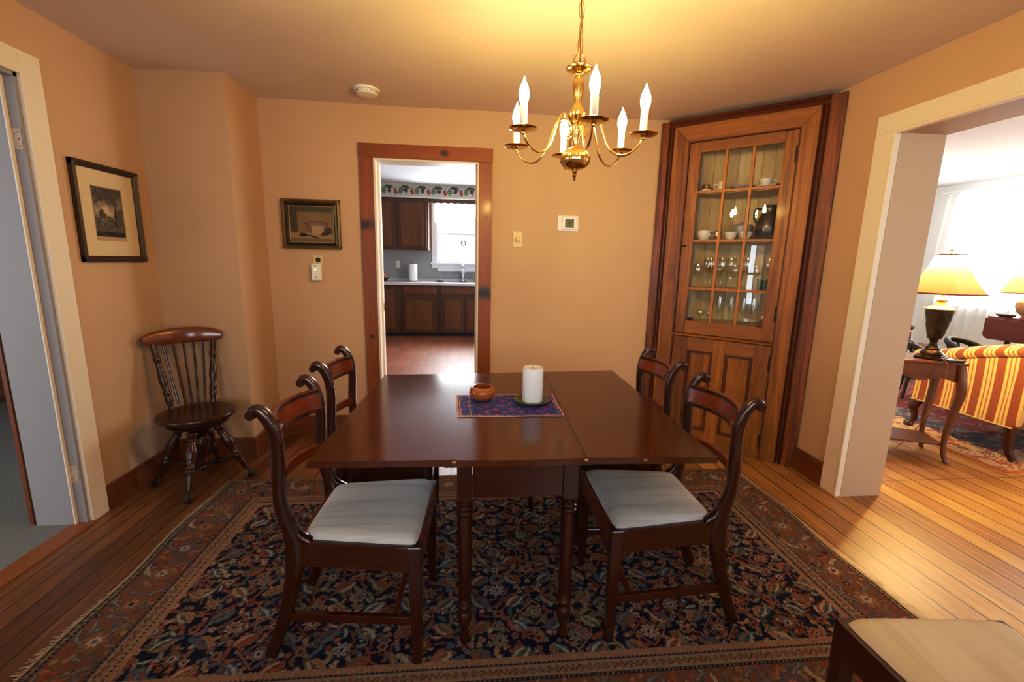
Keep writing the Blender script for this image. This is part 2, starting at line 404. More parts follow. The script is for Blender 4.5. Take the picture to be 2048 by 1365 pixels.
# ceiling: a grid with the sag and ripple of old plaster
def ceilpos(u, v):
    x = XL-.25+u*(XR+.3-(XL-.25)); y = YB-.15+v*(YF+.15-(YB-.15))
    z = H+.006*np.sin(x*2.1+.6)*np.sin(y*1.7)+.004*np.sin(x*4.3+y*2.2)
    return x, y, z
co = grid_mesh('ceiling', 60, 60, ceilpos, lambda u, v: np.ones(u.shape+(3,)), M['ceil']); struct(co)
so = co.modifiers.new('thick', 'SOLIDIFY'); so.thickness = .1; so.offset = -1
co.modifiers['thick'].offset = 1
dl, dr = 1.15, 2.165       # left doorway along y
sbox('wall_left', 'wall', (-2.10, XL, dr, YF+.14, 0, H+.03), (-2.10, XL, YB, -.36, 0, H+.03), (-2.10, XL, -.04, dl, 0, H+.03),
     (-2.10, XL, dl, dr, 2.04, H+.03), (-2.10, XL, -.36, -.04, 0, .75), (-2.10, XL, -.36, -.04, 1.72, H+.03))
sbox('wall_chimney', 'wall', (XL, XJ, Y1, YF+.1, 0, H+.03))
sbox('wall_far', 'wall', (XL, -.668, YF, YF+.14, 0, H+.03), (.056, XR, YF, YF+.14, 0, H+.03), (-.668, .056, YF, YF+.14, 1.989, H+.03))
ry0, ry1 = .45, 2.188
sbox('wall_right', 'wall', (XR, 2.405, ry1, YF+.14, 0, H+.03), (XR, 2.405, YB, ry0, 0, H+.03), (XR, 2.405, ry0, ry1, 2.008, H+.03))
WB = [(-1.25, -.35), (.65, 1.55)]
sbox('wall_back', 'wall', (XL, XR, YB-.15, YB, 0, .7), (XL, XR, YB-.15, YB, 1.95, H+.03), (XL, WB[0][0], YB-.15, YB, .7, 1.95), (WB[0][1], WB[1][0], YB-.15, YB, .7, 1.95), (WB[1][1], XR, YB-.15, YB, .7, 1.95))
# windows behind the photographer
def window(n, x0, x1, z0, z1, y, wide=.07, axis='y', face=1, rail=True, mat='winwhite', grid=0):
    w = empty('window_%d' % n); struct(w)
    def bx(m, a0, a1, b0, b1, z0_, z1_):
        lo, hi = sorted((y+face*b0, y+face*b1))
        if axis == 'y': m.box(a0, a1, lo, hi, z0_, z1_)
        else: m.box(lo, hi, a0, a1, z0_, z1_)
    m = MB()
    bx(m, x0-wide, x0, 0, .022, z0-wide, z1+wide); bx(m, x1, x1+wide, 0, .022, z0-wide, z1+wide)
    bx(m, x0, x1, 0, .022, z1, z1+wide); bx(m, x0, x1, 0, .022, z0-wide*1.6, z0-.02); bx(m, x0-wide-.02, x1+wide+.02, -.02, .06, z0-.025, z0)
    m.build('window_casing', M[mat], w, bevel=.003)
    m = MB(); s = .035; zm = (z0+z1)/2
    for a, b in ((x0, x0+s), (x1-s, x1)): bx(m, a, b, -.06, -.03, z0, z1)
    for a, b in ((z0, z0+s), (z1-s, z1), (zm-.02, zm+.02)): bx(m, x0+s, x1-s, -.06, -.03, a, b)
    if grid:
        for k in range(1, grid):
            xx = x0+(x1-x0)*k/grid; bx(m, xx-.008, xx+.008, -.055, -.035, z0+s, z1-s)
    m.build('sash', M[mat], w, bevel=.002)
    for a, b in ((z0+s, zm-.02), (zm+.02, z1-s)):
        m = MB(); bx(m, x0+s, x1-s, -.047, -.043, a, b); m.build('pane', M['pane'], w)
    return w
window(3, *WB[0], .7, 1.95, YB, .09, grid=2); window(4, *WB[1], .7, 1.95, YB, .09, grid=2)
window(5, -.36, -.04, .75, 1.72, XL, .07, 'x', 1, grid=2)

# baseboards
def bb(name, mat, *boxes): sbox(name, mat, *boxes, bevel=.004)
bb('baseboard_left', 'basey', (XL, XL+.018, 2.257, Y1, 0, .13))
bb('baseboard_chimney', 'base', (XL, XJ+.018, Y1-.018, Y1, 0, .145), (XJ, XJ+.018, Y1, YF, 0, .145))
bb('baseboard_far', 'base', (XJ, -.762, YF-.018, YF, 0, .148), (.148, 1.385, YF-.018, YF, 0, .148))
bb('baseboard_right', 'basey', (XR-.018, XR, 2.295, 2.56, 0, .15))
for nm, xx in (('trim_corner_left', XL+.001),):
    pass

# left doorway: cream casing, rebate, stop and deep jamb
d1 = struct(empty('door_1'))
sbox('side_casing', 'white', (XL, XL+.02, dr-.005, 2.257, 0, 2.129), parent=d1, bevel=.003)
sbox('head_casing', 'white', (XL, XL+.02, dl-.1, dr-.005, 2.035, 2.129), (XL, XL+.02, dl-.1, dl, 0, 2.035), parent=d1, bevel=.003)
sbox('jamb', 'jambl', (-2.10, XL+.004, dr-.02, dr, .004, 2.04), (-2.10, XL+.004, dl, dl+.02, .004, 2.04), (-2.10, XL+.004, dl, dr, 2.02, 2.04), parent=d1)
sbox('door_stop', 'jambl', (-2.085, XL-.042, dr-.034, dr-.02, .004, 2.02), (-2.085, XL-.042, dl, dr, 2.004, 2.02), parent=d1)
sbox('stop_lit_edge', 'white', (XL-.043, XL-.036, dr-.036, dr-.02, .004, 2.02), parent=d1, bevel=.002)  # pale strip put in as the lit edge of the darkened stop
for zz in (1.775, .262):
    h = sbox('hinge', 'jamb', (XL-.038, XL-.002, dr-.0225, dr-.019, zz-.042, zz+.042), parent=d1)
    m = MB()
    for q, e in ((-.012, -.03), (-.026, -.02), (-.012, 0), (-.026, .02), (-.012, .03)): m.box(XL+q-.002, XL+q+.002, dr-.0232, dr-.022, zz+e-.002, zz+e+.002)
    m.build('screw', M['iron'], h)
sbox('back_edge', M['basey'], (-2.118, -2.10, dr-.03, dr+.06, .004, 2.08), parent=d1)

# kitchen doorway: red-brown pine casing, cream lining
d2 = struct(empty('door_2'))
sbox('side_casing', 'casing_l', (-.762, -.668, YF-.02, YF, 0, 1.989), parent=d2, bevel=.002)
sbox('side_casing', 'casing_r', (.056, .148, YF-.02, YF, 0, 1.989), parent=d2, bevel=.002)
sbox('head_casing', 'casing_t', (-.764, .150, YF-.022, YF, 1.989, 2.081), parent=d2, bevel=.002)
sbox('jamb', 'white', (-.668, -.655, YF-.012, YF+.145, 0, 1.989), (.044, .056, YF-.012, YF+.145, 0, 1.989), (-.655, .044, YF-.012, YF+.145, 1.978, 1.989), parent=d2)
sbox('door_stop', 'white', (-.655, -.641, YF+.06, YF+.10, 0, 1.978), (.032, .044, YF+.06, YF+.10, 0, 1.978), parent=d2)
sbox('strike_plate', 'brassd', (-.6415, -.640, YF+.063, YF+.09, .93, .99), parent=d2)

# wide opening to the living room
d3 = struct(empty('door_3'))
sbox('side_casing', 'white', (XR-.02, XR, ry1, 2.295, 0, 2.008), parent=d3, bevel=.003)
sbox('head_casing', 'white', (XR-.02, XR, ry0-.1, 2.295, 2.008, 2.10), (XR-.02, XR, ry0-.1, ry0, 0, 2.008), parent=d3, bevel=.003)
sbox('bead', 'white', (XR-.024, XR+.01, ry1-.012, ry1+.004, 0, 2.0), (XR-.024, XR+.01, ry0, ry1, 1.992, 2.008), parent=d3, bevel=.004)
sbox('jamb', 'jamb', (XR+.01, 2.412, ry1-.012, ry1, 0, 2.008), (XR+.01, 2.412, ry0, ry1, 1.997, 2.008), (XR+.01, 2.412, ry0, ry0+.012, 0, 2.008), parent=d3)

# neighbouring rooms
sbox('wall_left_room', 'jamb', (-5.2, -2.1, 4.25, 4.4, 0, 2.4), (-5.2, -5.05, YB, 4.3, 0, 2.4))
sbox('ceiling_left_room', 'kceil', (-5.2, -2.1, YB-.1, 4.4, 2.4, 2.5))
KC = 2.535
sbox('ceiling_kitchen', 'kceil', (-2.6, XR+.2, YF+.14, 8.3, KC, KC+.1))
sbox('wall_kitchen_left', 'kwall', (-2.6, -2.4, YF+.14, 8.3, 0, KC))
KW = (3.75, 5.3)
sbox('wall_kitchen_right', 'kwall', (1.75, 1.95, YF+.14, KW[0], 0, KC), (1.75, 1.95, KW[1], 8.3, 0, KC), (1.75, 1.95, *KW, 0, .5), (1.75, 1.95, *KW, 2.1, KC))
kx0, kx1, kz0, kz1, ky = -.595, .47, 1.255, 2.27, 8.1
sbox('wall_kitchen_far', 'kwall', (-2.4, kx0, ky, ky+.15, 0, KC), (kx1, 1.75, ky, ky+.15, 0, KC), (kx0, kx1, ky, ky+.15, 0, kz0), (kx0, kx1, ky, ky+.15, kz1, KC))
sbox('wall_kitchen_near', 'kwall', (-2.4, -.80, YF+.1405, YF+.15, 0, KC), (.2, 1.75, YF+.1405, YF+.15, 0, KC), (-.8, .2, YF+.1405, YF+.15, 2.0, KC))
window(1, kx0, kx1, kz0, kz1, ky, .097, 'y', -1)
window(6, *KW, .5, 2.1, 1.75, .09, 'x', -1)
sbox('ceiling_living', 'lceil', (2.40, 6.2, YB-.2, 7.2, 2.36, 2.46))
LW = (2.2, 5.05)
sbox('wall_living_far', 'lwall', (6.0, 6.15, YB-.2, LW[0], 0, 2.36), (6.0, 6.15, LW[1], 7.2, 0, 2.36), (6.0, 6.15, *LW, 0, .92), (6.0, 6.15, *LW, 2.18, 2.36))
sbox('wall_living_end', 'lwall', (2.0, 6.15, 7.0, 7.2, 0, 2.36), (2.0, 6.15, YB-.35, YB-.2, 0, 2.36))
sbox('wall_living_near', 'lwall', (2.25, 2.405, YF+.14, 7.0, 0, 2.36))
window(2, *LW, .92, 2.18, 6.0, .08, 'x', -1, grid=3)

# ------------------------------------------------------------------ oriental rug
def C(*a): return np.array(a, float)
PAL = dict(navy=C(.010,.012,.029), rust=C(.26,.062,.024), brick=C(.31,.095,.045), pink=C(.30,.13,.085), tan=C(.32,.20,.105), slate=C(.085,.125,.155),
           teal=C(.06,.11,.12), olive=C(.17,.135,.06), ivory=C(.42,.35,.26), brown=C(.085,.04,.022), gold=C(.27,.17,.06))
class Canvas:
    def __init__(s, X, Y, base):
        s.X, s.Y = X, Y; s.c = np.empty(X.shape+(3,)); s.c[:] = base
        s.xs = X[0]; s.ys = Y[:, 0]
    def win(s, cx, cy, r):
        i0, i1 = np.searchsorted(s.xs, (cx-r, cx+r)); j0, j1 = np.searchsorted(s.ys, (cy-r, cy+r))
        if i1 <= i0 or j1 <= j0: return None
        return (slice(j0, j1), slice(i0, i1))
    def put(s, w, mask, col): s.c[w][mask] = col
    def flower(s, cx, cy, r, n, cols, rot=0, clip=None):
        w = s.win(cx, cy, r*1.25)
        if w is None: return
        dx, dy = s.X[w]-cx, s.Y[w]-cy; d = np.hypot(dx, dy); a = np.arctan2(dy, dx)+rot
        edge = r*(.82+.18*np.cos(n*a)); ok = True if clip is None else clip(s.X[w], s.Y[w])
        s.put(w, (d < edge*1.11) & ok, PAL['navy'] if clip is None else PAL['brown'])
        k = len(cols)
        for i, c in enumerate(cols): s.put(w, (d < edge*(1-i/k)) & ok, c)
    def leaf(s, cx, cy, L, Wd, rot, bend, cols, clip=None):
        w = s.win(cx, cy, L*.75)
        if w is None: return
        dx, dy = s.X[w]-cx, s.Y[w]-cy; c, q = math.cos(rot), math.sin(rot)
        u = (dx*c+dy*q)/(L/2); v = -dx*q+dy*c - bend*L*(1-u*u)
        h = Wd*np.sqrt(np.clip(1-u*u, 0, 1))*(1+.25*np.cos(9*u)); ok = True if clip is None else clip(s.X[w], s.Y[w])
        s.put(w, (np.abs(v) < h*1.16) & (np.abs(u) < 1) & ok, PAL['navy'] if clip is None else PAL['brown'])
        s.put(w, (np.abs(v) < h) & (np.abs(u) < .97) & ok, cols[0])
        s.put(w, (np.abs(v) < h*.35) & (np.abs(u) < .8) & ok, cols[1])
    def line(s, x0, y0, x1, y1, t, col, clip=None):
        L = math.hypot(x1-x0, y1-y0); w = s.win((x0+x1)/2, (y0+y1)/2, L/2+t*2)
        if w is None: return
        dx, dy = s.X[w]-x0, s.Y[w]-y0; ux, uy = (x1-x0)/L, (y1-y0)/L
        u = dx*ux+dy*uy; v = np.abs(-dx*uy+dy*ux); ok = True if clip is None else clip(s.X[w], s.Y[w])
        s.put(w, (v < t) & (u > 0) & (u < L) & ok, col)
def pick(*names): return PAL[names[rng.integers(len(names))]]
RX0, RX1, RY0, RY1 = -1.40, 1.72, .955, 2.548
FX0, FX1, FY0, FY1 = -1.105, 1.428, 1.255, 2.255
def rug_pos(u, v):
    x = RX0+u*(RX1-RX0); y = RY0+v*(RY1-RY0)
    edge = np.minimum(np.minimum(u, 1-u)*(RX1-RX0), np.minimum(v, 1-v)*(RY1-RY0))
    wob = .010*np.sin(y*5.1)+.006*np.sin(y*11+1)
    x = x+np.where(u < .5, 1, -1)*wob*np.clip(1-edge/.25, 0, 1)+.012*(u-.5)*(v-.5)
    z = .007+.0015*np.sin(x*9)*np.sin(y*8)-.004*np.exp(-edge/.006)
    return x, y, z
def rug_col(u, v):
    X = RX0+u*(RX1-RX0); Y = RY0+v*(RY1-RY0)
    cv = Canvas(X, Y, PAL['navy'])
    infield = lambda x, y: (x > FX0) & (x < FX1) & (y > FY0) & (y < FY1)
    # ---- field: small-scale leafy ground, vines, lattice, rosettes
    px, py = .0345, .0355
    for j, yy in enumerate(np.arange(FY0, FY1+.05, py*.82)):
        for xx in np.arange(FX0, FX1+.05, px):
            x = xx+(j % 2)*px/2+rng.normal(0, .007); y = yy+rng.normal(0, .007)
            k = rng.random()
            if k < .42: cv.leaf(x, y, .042+.010*rng.random(), .0074+.003*rng.random(), rng.random()*PI, .14*rng.normal(), (pick('tan','brick','slate','pink','olive','teal','rust','tan'), pick('rust','ivory','tan','slate')))
            elif k < .86: cv.flower(x, y, .0115+.005*rng.random(), rng.integers(3, 6), (pick('tan','brick','pink','slate','olive','rust','tan','ivory'), pick('rust','brown','ivory','slate','tan')), rng.random()*6)
            else: cv.leaf(x, y, .06, .004, rng.random()*PI, .2*rng.normal(), (pick('rust','brick'), PAL['brick']))
    a, b = .27, .235
    for i, xx in enumerate(np.arange(FX0-a, FX1+a, a/2)):
        for yy in np.arange(FY0-.05+(b/2 if i % 2 else 0), FY1+b, b):
            lc = pick('brick','rust','pink','tan'); dia = rng.random() < .55; s_ = .058
            for sx, sy in ((1,1),(1,-1),(-1,1),(-1,-1)):
                if dia: cv.line(xx+sx*s_, yy, xx, yy+sy*s_, .0048, PAL['navy']); cv.line(xx+sx*s_, yy, xx, yy+sy*s_, .0026, lc)
                cv.leaf(xx+sx*.062, yy+sy*.060, .075, .013, sx*sy*PI/4+PI/2, .16*sx, (pick('slate','tan','brick','teal','olive'), pick('rust','pink','ivory')))
            cv.flower(xx, yy, .031, 8, (pick('tan','pink','ivory','tan','brick'), pick('rust','slate','brown'), pick('tan','ivory'), PAL['navy']), .2)
            cv.flower(xx, yy+b/2, .021, 6, (pick('brick','tan','pink'), pick('ivory','rust'), PAL['navy']))
            cv.flower(xx+a*.25, yy+b*.25, .015, 5, (pick('rust','tan','slate'), pick('ivory','navy')))
    # ---- border bands by distance to the field
    d = np.maximum(np.maximum(FX0-X, X-FX1), np.maximum(FY0-Y, Y-FY1)); c = cv.c
    along = np.where(np.maximum(FX0-X, X-FX1) > np.maximum(FY0-Y, Y-FY1), Y, X)
    out = d > 0
    c[out] = PAL['brown']*1.5+PAL['rust']*.22
    mb = lambda x, y: (np.maximum(np.maximum(FX0-x, x-FX1), np.maximum(FY0-y, y-FY1)) > .085) & (np.maximum(np.maximum(FX0-x, x-FX1), np.maximum(FY0-y, y-FY1)) < .262)
    def mbpts(sp, dd):
        pts = [(x, FY0-dd) for x in np.arange(FX0-dd, FX1+dd, sp)]+[(x, FY1+dd) for x in np.arange(FX0-dd, FX1+dd, sp)]
        pts += [(FX0-dd, y) for y in np.arange(FY0-dd+sp, FY1+dd, sp)]+[(FX1+dd, y) for y in np.arange(FY0-dd+sp, FY1+dd, sp)]
        return pts
    for dd in (.10, .135, .17, .205, .24):
        for x, y in mbpts(.042, dd):
            x += rng.normal(0, .008); y += rng.normal(0, .008); k = rng.random()
            if k < .5: cv.leaf(x, y, .05+.02*rng.random(), .008, rng.random()*PI, .2*rng.normal(), (pick('rust','brick','rust','olive','teal','tan','slate'), pick('rust','tan','brick')), mb)
            else: cv.flower(x, y, .014, 5, (pick('rust','brick','slate','olive','gold','navy'), pick('rust','tan','brown')), rng.random()*6, mb)
    for n, (x, y) in enumerate(mbpts(.165, .172)):
        for sg in (1, -1):
            cv.leaf(x+sg*.05, y+.03, .10, .008, .9*sg, .25*sg, (pick('ivory','slate','teal'), PAL['tan']), mb)
            cv.leaf(x-sg*.045, y-.04, .09, .007, -.7*sg, .25, (pick('slate','olive'), PAL['rust']), mb)
        cv.flower(x, y, .047, 7, (pick('olive','slate','gold'), pick('rust','brick'), pick('tan','ivory'), pick('slate','navy')), 0, mb)
    def band(lo, hi, col, amp=.25):
        m = (d > lo) & (d < hi); c[m] = col*(1-amp+2*amp*rng.random((m.sum(), 1)))
    band(0, .024, PAL['tan']*.62+PAL['pink']*.45); band(.024, .034, PAL['navy']); band(.034, .078, PAL['tan']*.78+PAL['ivory']*.12, .2); band(.078, .088, PAL['navy'])
    band(.262, .271, PAL['navy']); band(.271, .305, PAL['olive']*1.15+PAL['tan']*.15, .3); band(.305, .4, PAL['olive']*.75)
    for lo, hi in ((.0265, .0315), (.0805, .0855), (.2645, .2690)):
        m = (d > lo) & (d < hi) & (np.mod(along, .016) < .008); c[m] = PAL['tan']
    for lo, hi, cc in ((.040, .072, 'rust'), (.277, .300, 'navy')):
        mid, hw = (lo+hi)/2, (hi-lo)/2
        w = np.abs((d-mid)-hw*.55*np.sin(along*2*PI/.055)); c[(d > lo) & (d < hi) & (w < .003)] = PAL['brown']
        fl = np.hypot(np.mod(along, .0275)-.0137, (d-mid)+hw*.4*np.sin(along*2*PI/.055))
        m = (d > lo) & (d < hi) & (fl < .0075); c[m] = PAL[cc]; m = (d > lo) & (d < hi) & (fl < .0035); c[m] = PAL['slate']
    # wear, abrash
    n = np.sin(Y*9+.8*np.sin(X*3))*.06+np.sin(X*2.3+1)*.05
    c *= (1+n)[..., None]; c *= (.86+.28*rng.random(X.shape))[..., None]; c *= .86
    return c
rug = grid_mesh('oriental_rug', 781, 399, rug_pos, rug_col, M['rug'])
tag(rug, 'large navy and rust oriental rug with floral border under the dining table', 'rug')
sl = rug.modifiers.new('thick', 'SOLIDIFY'); sl.thickness = .006; sl.offset = -1
for side in (0, 1):
    m = MB()
    for y in np.arange(RY0+.01, RY1-.01, .0042):
        wob = (.010*math.sin(y*5.1)+.006*math.sin(y*11+1))
        x = RX0+wob if side == 0 else RX1-wob; sg = -1 if side == 0 else 1
        L = .014+.012*random.random()*(1+math.sin(y*6)); dy = random.gauss(0, .004)
        m.add([(x-sg*.004, y-.0016, .0085), (x-sg*.004, y+.0016, .0085), (x+sg*L, y+dy+.0012, .003), (x+sg*L, y+dy-.0012, .003)], [(0,1,2,3)])
    o = m.build('fringe', M['fringe'], rug); o['kind'] = 'stuff'

# ------------------------------------------------------------------ drop-leaf dining table
TZ = .735
tb = thing('dining_table', 'dark mahogany drop-leaf dining table with both leaves raised on the rug', 'table', (.155, 1.72, .0095))
ox, oy, oz = tb.location
def L(p): return (p[0]-ox, p[1]-oy, p[2]-oz)
def slab(name, nl, nr, fr, fl, mat, th=.021):
    m = MB(); m.hexa([L((*p, TZ-th)) for p in (nl, nr, fr, fl)], [L((*p, TZ)) for p in (nl, nr, fr, fl)])
    return m.build(name, M[mat], tb)
NL, NR, FR, FL = (-.469,1.231), (.763,1.204), (.779,2.293), (-.430,2.208)
j1n, j2n, j1f, j2f = (-.046,1.221), (.352,1.219), (-.078,2.226), (.390,2.262)
g = .0009
slab('table_leaf', NL, (j1n[0]-g, j1n[1]+.002), (j1f[0]-g, j1f[1]-.002), FL, 'top')
m = MB(); k = 12; bow = [(j1n[0]+g+(j2n[0]-j1n[0]-2*g)*i/k, j1n[1]+(j2n[1]-j1n[1])*i/k-.008*math.sin(PI*i/k)) for i in range(k+1)]
poly = bow+[(j2f[0]-g, j2f[1]), (j1f[0]+g, j1f[1])]
m.prism([(a-ox, b-oy) for a, b in poly], TZ-.021-oz, TZ-oz, 'xy'); m.build('tabletop', M['top'], tb)
for (a_, b_) in ((j1n, j1f), (j2n, j2f)):
    m = MB(); m.hexa([L((a_[0]-.03, a_[1]+.012, TZ-.030)), L((a_[0]+.03, a_[1]+.012, TZ-.030)), L((b_[0]+.03, b_[1]-.012, TZ-.030)), L((b_[0]-.03, b_[1]-.012, TZ-.030))], [L((a_[0]-.0008, a_[1]+.012, TZ-.002)), L((a_[0]+.0008, a_[1]+.012, TZ-.002)), L((b_[0]+.0008, b_[1]-.012, TZ-.002)), L((b_[0]-.0008, b_[1]-.012, TZ-.002))]); m.build('joint_filler', M['black'], tb)  # black filler added in the leaf gaps to suppress a bright reflection line
slab('table_leaf', (j2n[0]+g, j2n[1]-.001), NR, FR, (j2f[0]+g, j2f[1]), 'top')
ax0, ax1, ay0, ay1 = -.040, .352, 1.292, 2.19
def tbox(name, mat, *bs, bevel=.002):
    m = MB()
    for b in bs: m.box(b[0]-ox, b[1]-ox, b[2]-oy, b[3]-oy, b[4]-oz, b[5]-oz)
    return m.build(name, M[mat], tb, bevel=bevel)
tbox('apron', 'mahogx', (ax0+.05, ax1-.05, ay0+.004, ay0+.024, .566, TZ-.021)); tbox('apron', 'mahogx', (ax0+.05, ax1-.05, ay1-.024, ay1-.004, .566, TZ-.021))
tbox('apron', 'mahog', (ax0+.004, ax0+.024, ay0+.05, ay1-.05, .566, TZ-.021)); tbox('apron', 'mahog', (ax1-.024, ax1-.004, ay0+.05, ay1-.05, .566, TZ-.021))
legp = [(.009,0),(.0145,.008),(.016,.022),(.013,.040),(.0115,.048),(.0135,.058),(.019,.078),(.0255,.100),(.0265,.115),(.021,.128),(.0175,.134),(.0175,.140),(.024,.145),(.026,.152),(.024,.159),(.021,.163),(.0215,.2),(.0235,.32),(.0242,.47),
        (.0235,.492),(.027,.496),(.0275,.503),(.0235,.508),(.027,.513),(.0275,.520),(.0235,.525),(.027,.530),(.0275,.537),(.022,.542),(.024,.548)]
for lx, ly in ((ax0+.024, ay0+.024), (ax1-.024, ay0+.024), (ax0+.024, ay1-.024), (ax1-.024, ay1-.024)):
    m = MB(); Mx = Matrix.Translation((lx-ox, ly-oy, 0)); m.lathe(legp, 20, Mx)
    m.box(lx-.024-ox, lx+.024-ox, ly-.024-oy, ly+.024-oy, .547, TZ-.021-oz)
    m.build('leg', M['mahog'], tb, smooth=True, ang=40)
for sx, x0, x1 in ((-1, -.36, -.02), (1, .33, .66)):
    for yy in (1.48, 1.98): tbox('leaf_support', 'mahogx', (x0, x1, yy-.012, yy+.012, .672, TZ-.022))
for a, b in ((j1n, .0), (j2n, 0), ((.535, 1.212), 0)):
    m = MB(); m.box(a[0]-.006-ox, a[0]+.006-ox, a[1]-.0035-oy, a[1]+.004-oy, TZ-.012-oz, TZ-.004-oz); m.build('hinge_knuckle', M['brassd'], tb, bevel=.001)

# things on the table
m_ = [(-.061,1.842), (.364,1.861), (.360,1.574), (-.047,1.577)]
def mat_pos(u, v):
    x = (m_[3][0]*(1-u)+m_[2][0]*u)*(1-v)+(m_[0][0]*(1-u)+m_[1][0]*u)*v
    y = (m_[3][1]*(1-u)+m_[2][1]*u)*(1-v)+(m_[0][1]*(1-u)+m_[1][1]*u)*v
    x = x+.002*np.sin(v*9); y = y+.002*np.sin(u*11)
    return x-.15, y-1.71, .0032+.0006*np.sin(u*9)*np.sin(v*5)
def mat_col(u, v):
    X, Y = u*.42, v*.275
    c = np.empty(X.shape+(3,)); c[:] = C(.032,.034,.27); c *= (.7+.6*rng.random(X.shape))[..., None]
    k = rng.random(X.shape)
    c[k > .90] = C(.20,.22,.36)
    gx, gy = np.mod(X, .034), np.mod(Y, .034); lat = np.abs(np.abs(gx-.017)+np.abs(gy-.017)-.017) < .0016
    c[lat & (rng.random(X.shape) < .6)] = C(.25,.25,.40)
    fl = Canvas(X, Y, 0)
    fl.c = c
    for i, x in enumerate(np.arange(.017, .42, .034)):
        for y in np.arange(.017+(.034 if i % 2 else 0), .28, .068):
            cc = (C(.55,.05,.16), C(.60,.10,.04), C(.45,.04,.22), C(.05,.10,.10))[rng.integers(4)]
            for q in range(8):
                w = fl.win(x+.0075*math.cos(q*PI/4), y+.0075*math.sin(q*PI/4), .0022)
                if w: fl.c[w] = cc
            w = fl.win(x, y, .004)
            if w: fl.c[w] = cc*.8
    e = np.minimum(np.minimum(X, .42-X), np.minimum(Y, .275-Y))
    dot = (np.abs(e-.014) < .0022) & (np.mod(X+Y, .009) < .0045); c[dot] = C(.6,.5,.45)
    dot = (np.abs(X-.052) < .002) & (np.mod(Y, .009) < .0045); c[dot] = C(.6,.5,.45)
    c[e < .006] = C(.62,.40,.33)
    return c
mt = grid_mesh('table_mat', 170, 112, mat_pos, mat_col, M['cloth']); mt.location = (.15, 1.71, TZ)
so = mt.modifiers.new('thick', 'SOLIDIFY'); so.thickness = .002; so.offset = -1
tag(mt, 'small blue embroidered cloth mat with pink edging at the middle of the table', 'mat')
MZ = TZ+.0042
bw = MB().lathe([(.0,.0),(.030,.0),(.036,.004),(.050,.016),(.0555,.032),(.052,.046),(.043,.057),(.039,.0575),(.040,.052),(.047,.040),(.049,.030),(.040,.014),(.0,.010)], 40).build('wooden_bowl', M['bowl'], None, True)
bw.location = (.051, 1.782, MZ); tag(bw, 'small round turned wooden bowl on the blue cloth mat', 'bowl')
pl = MB().lathe([(0,.0),(.045,.0),(.058,.003),(.073,.012),(.0755,.016),(.073,.0165),(.056,.0075),(.045,.005),(0,.005)], 40).build('candle_dish', M['dish'], None, True)
pl.location = (.255, 1.738, MZ); tag(pl, 'shallow olive green dish under the white candle on the table', 'dish')
cd = thing('pillar_candle', 'white pillar candle standing in the green dish on the table', 'candle', (.257, 1.732, MZ+.0055))
MB().lathe([(0,0),(.0405,0),(.0425,.003),(.0425,.140),(.0405,.1455),(.037,.1465),(.030,.143),(0,.141)], 40).build('wax_body', M['wax'], cd, True)
MB().tube([(0,0,.140),(.001,0,.149)], .0012, 6).build('wick', M['black'], cd)

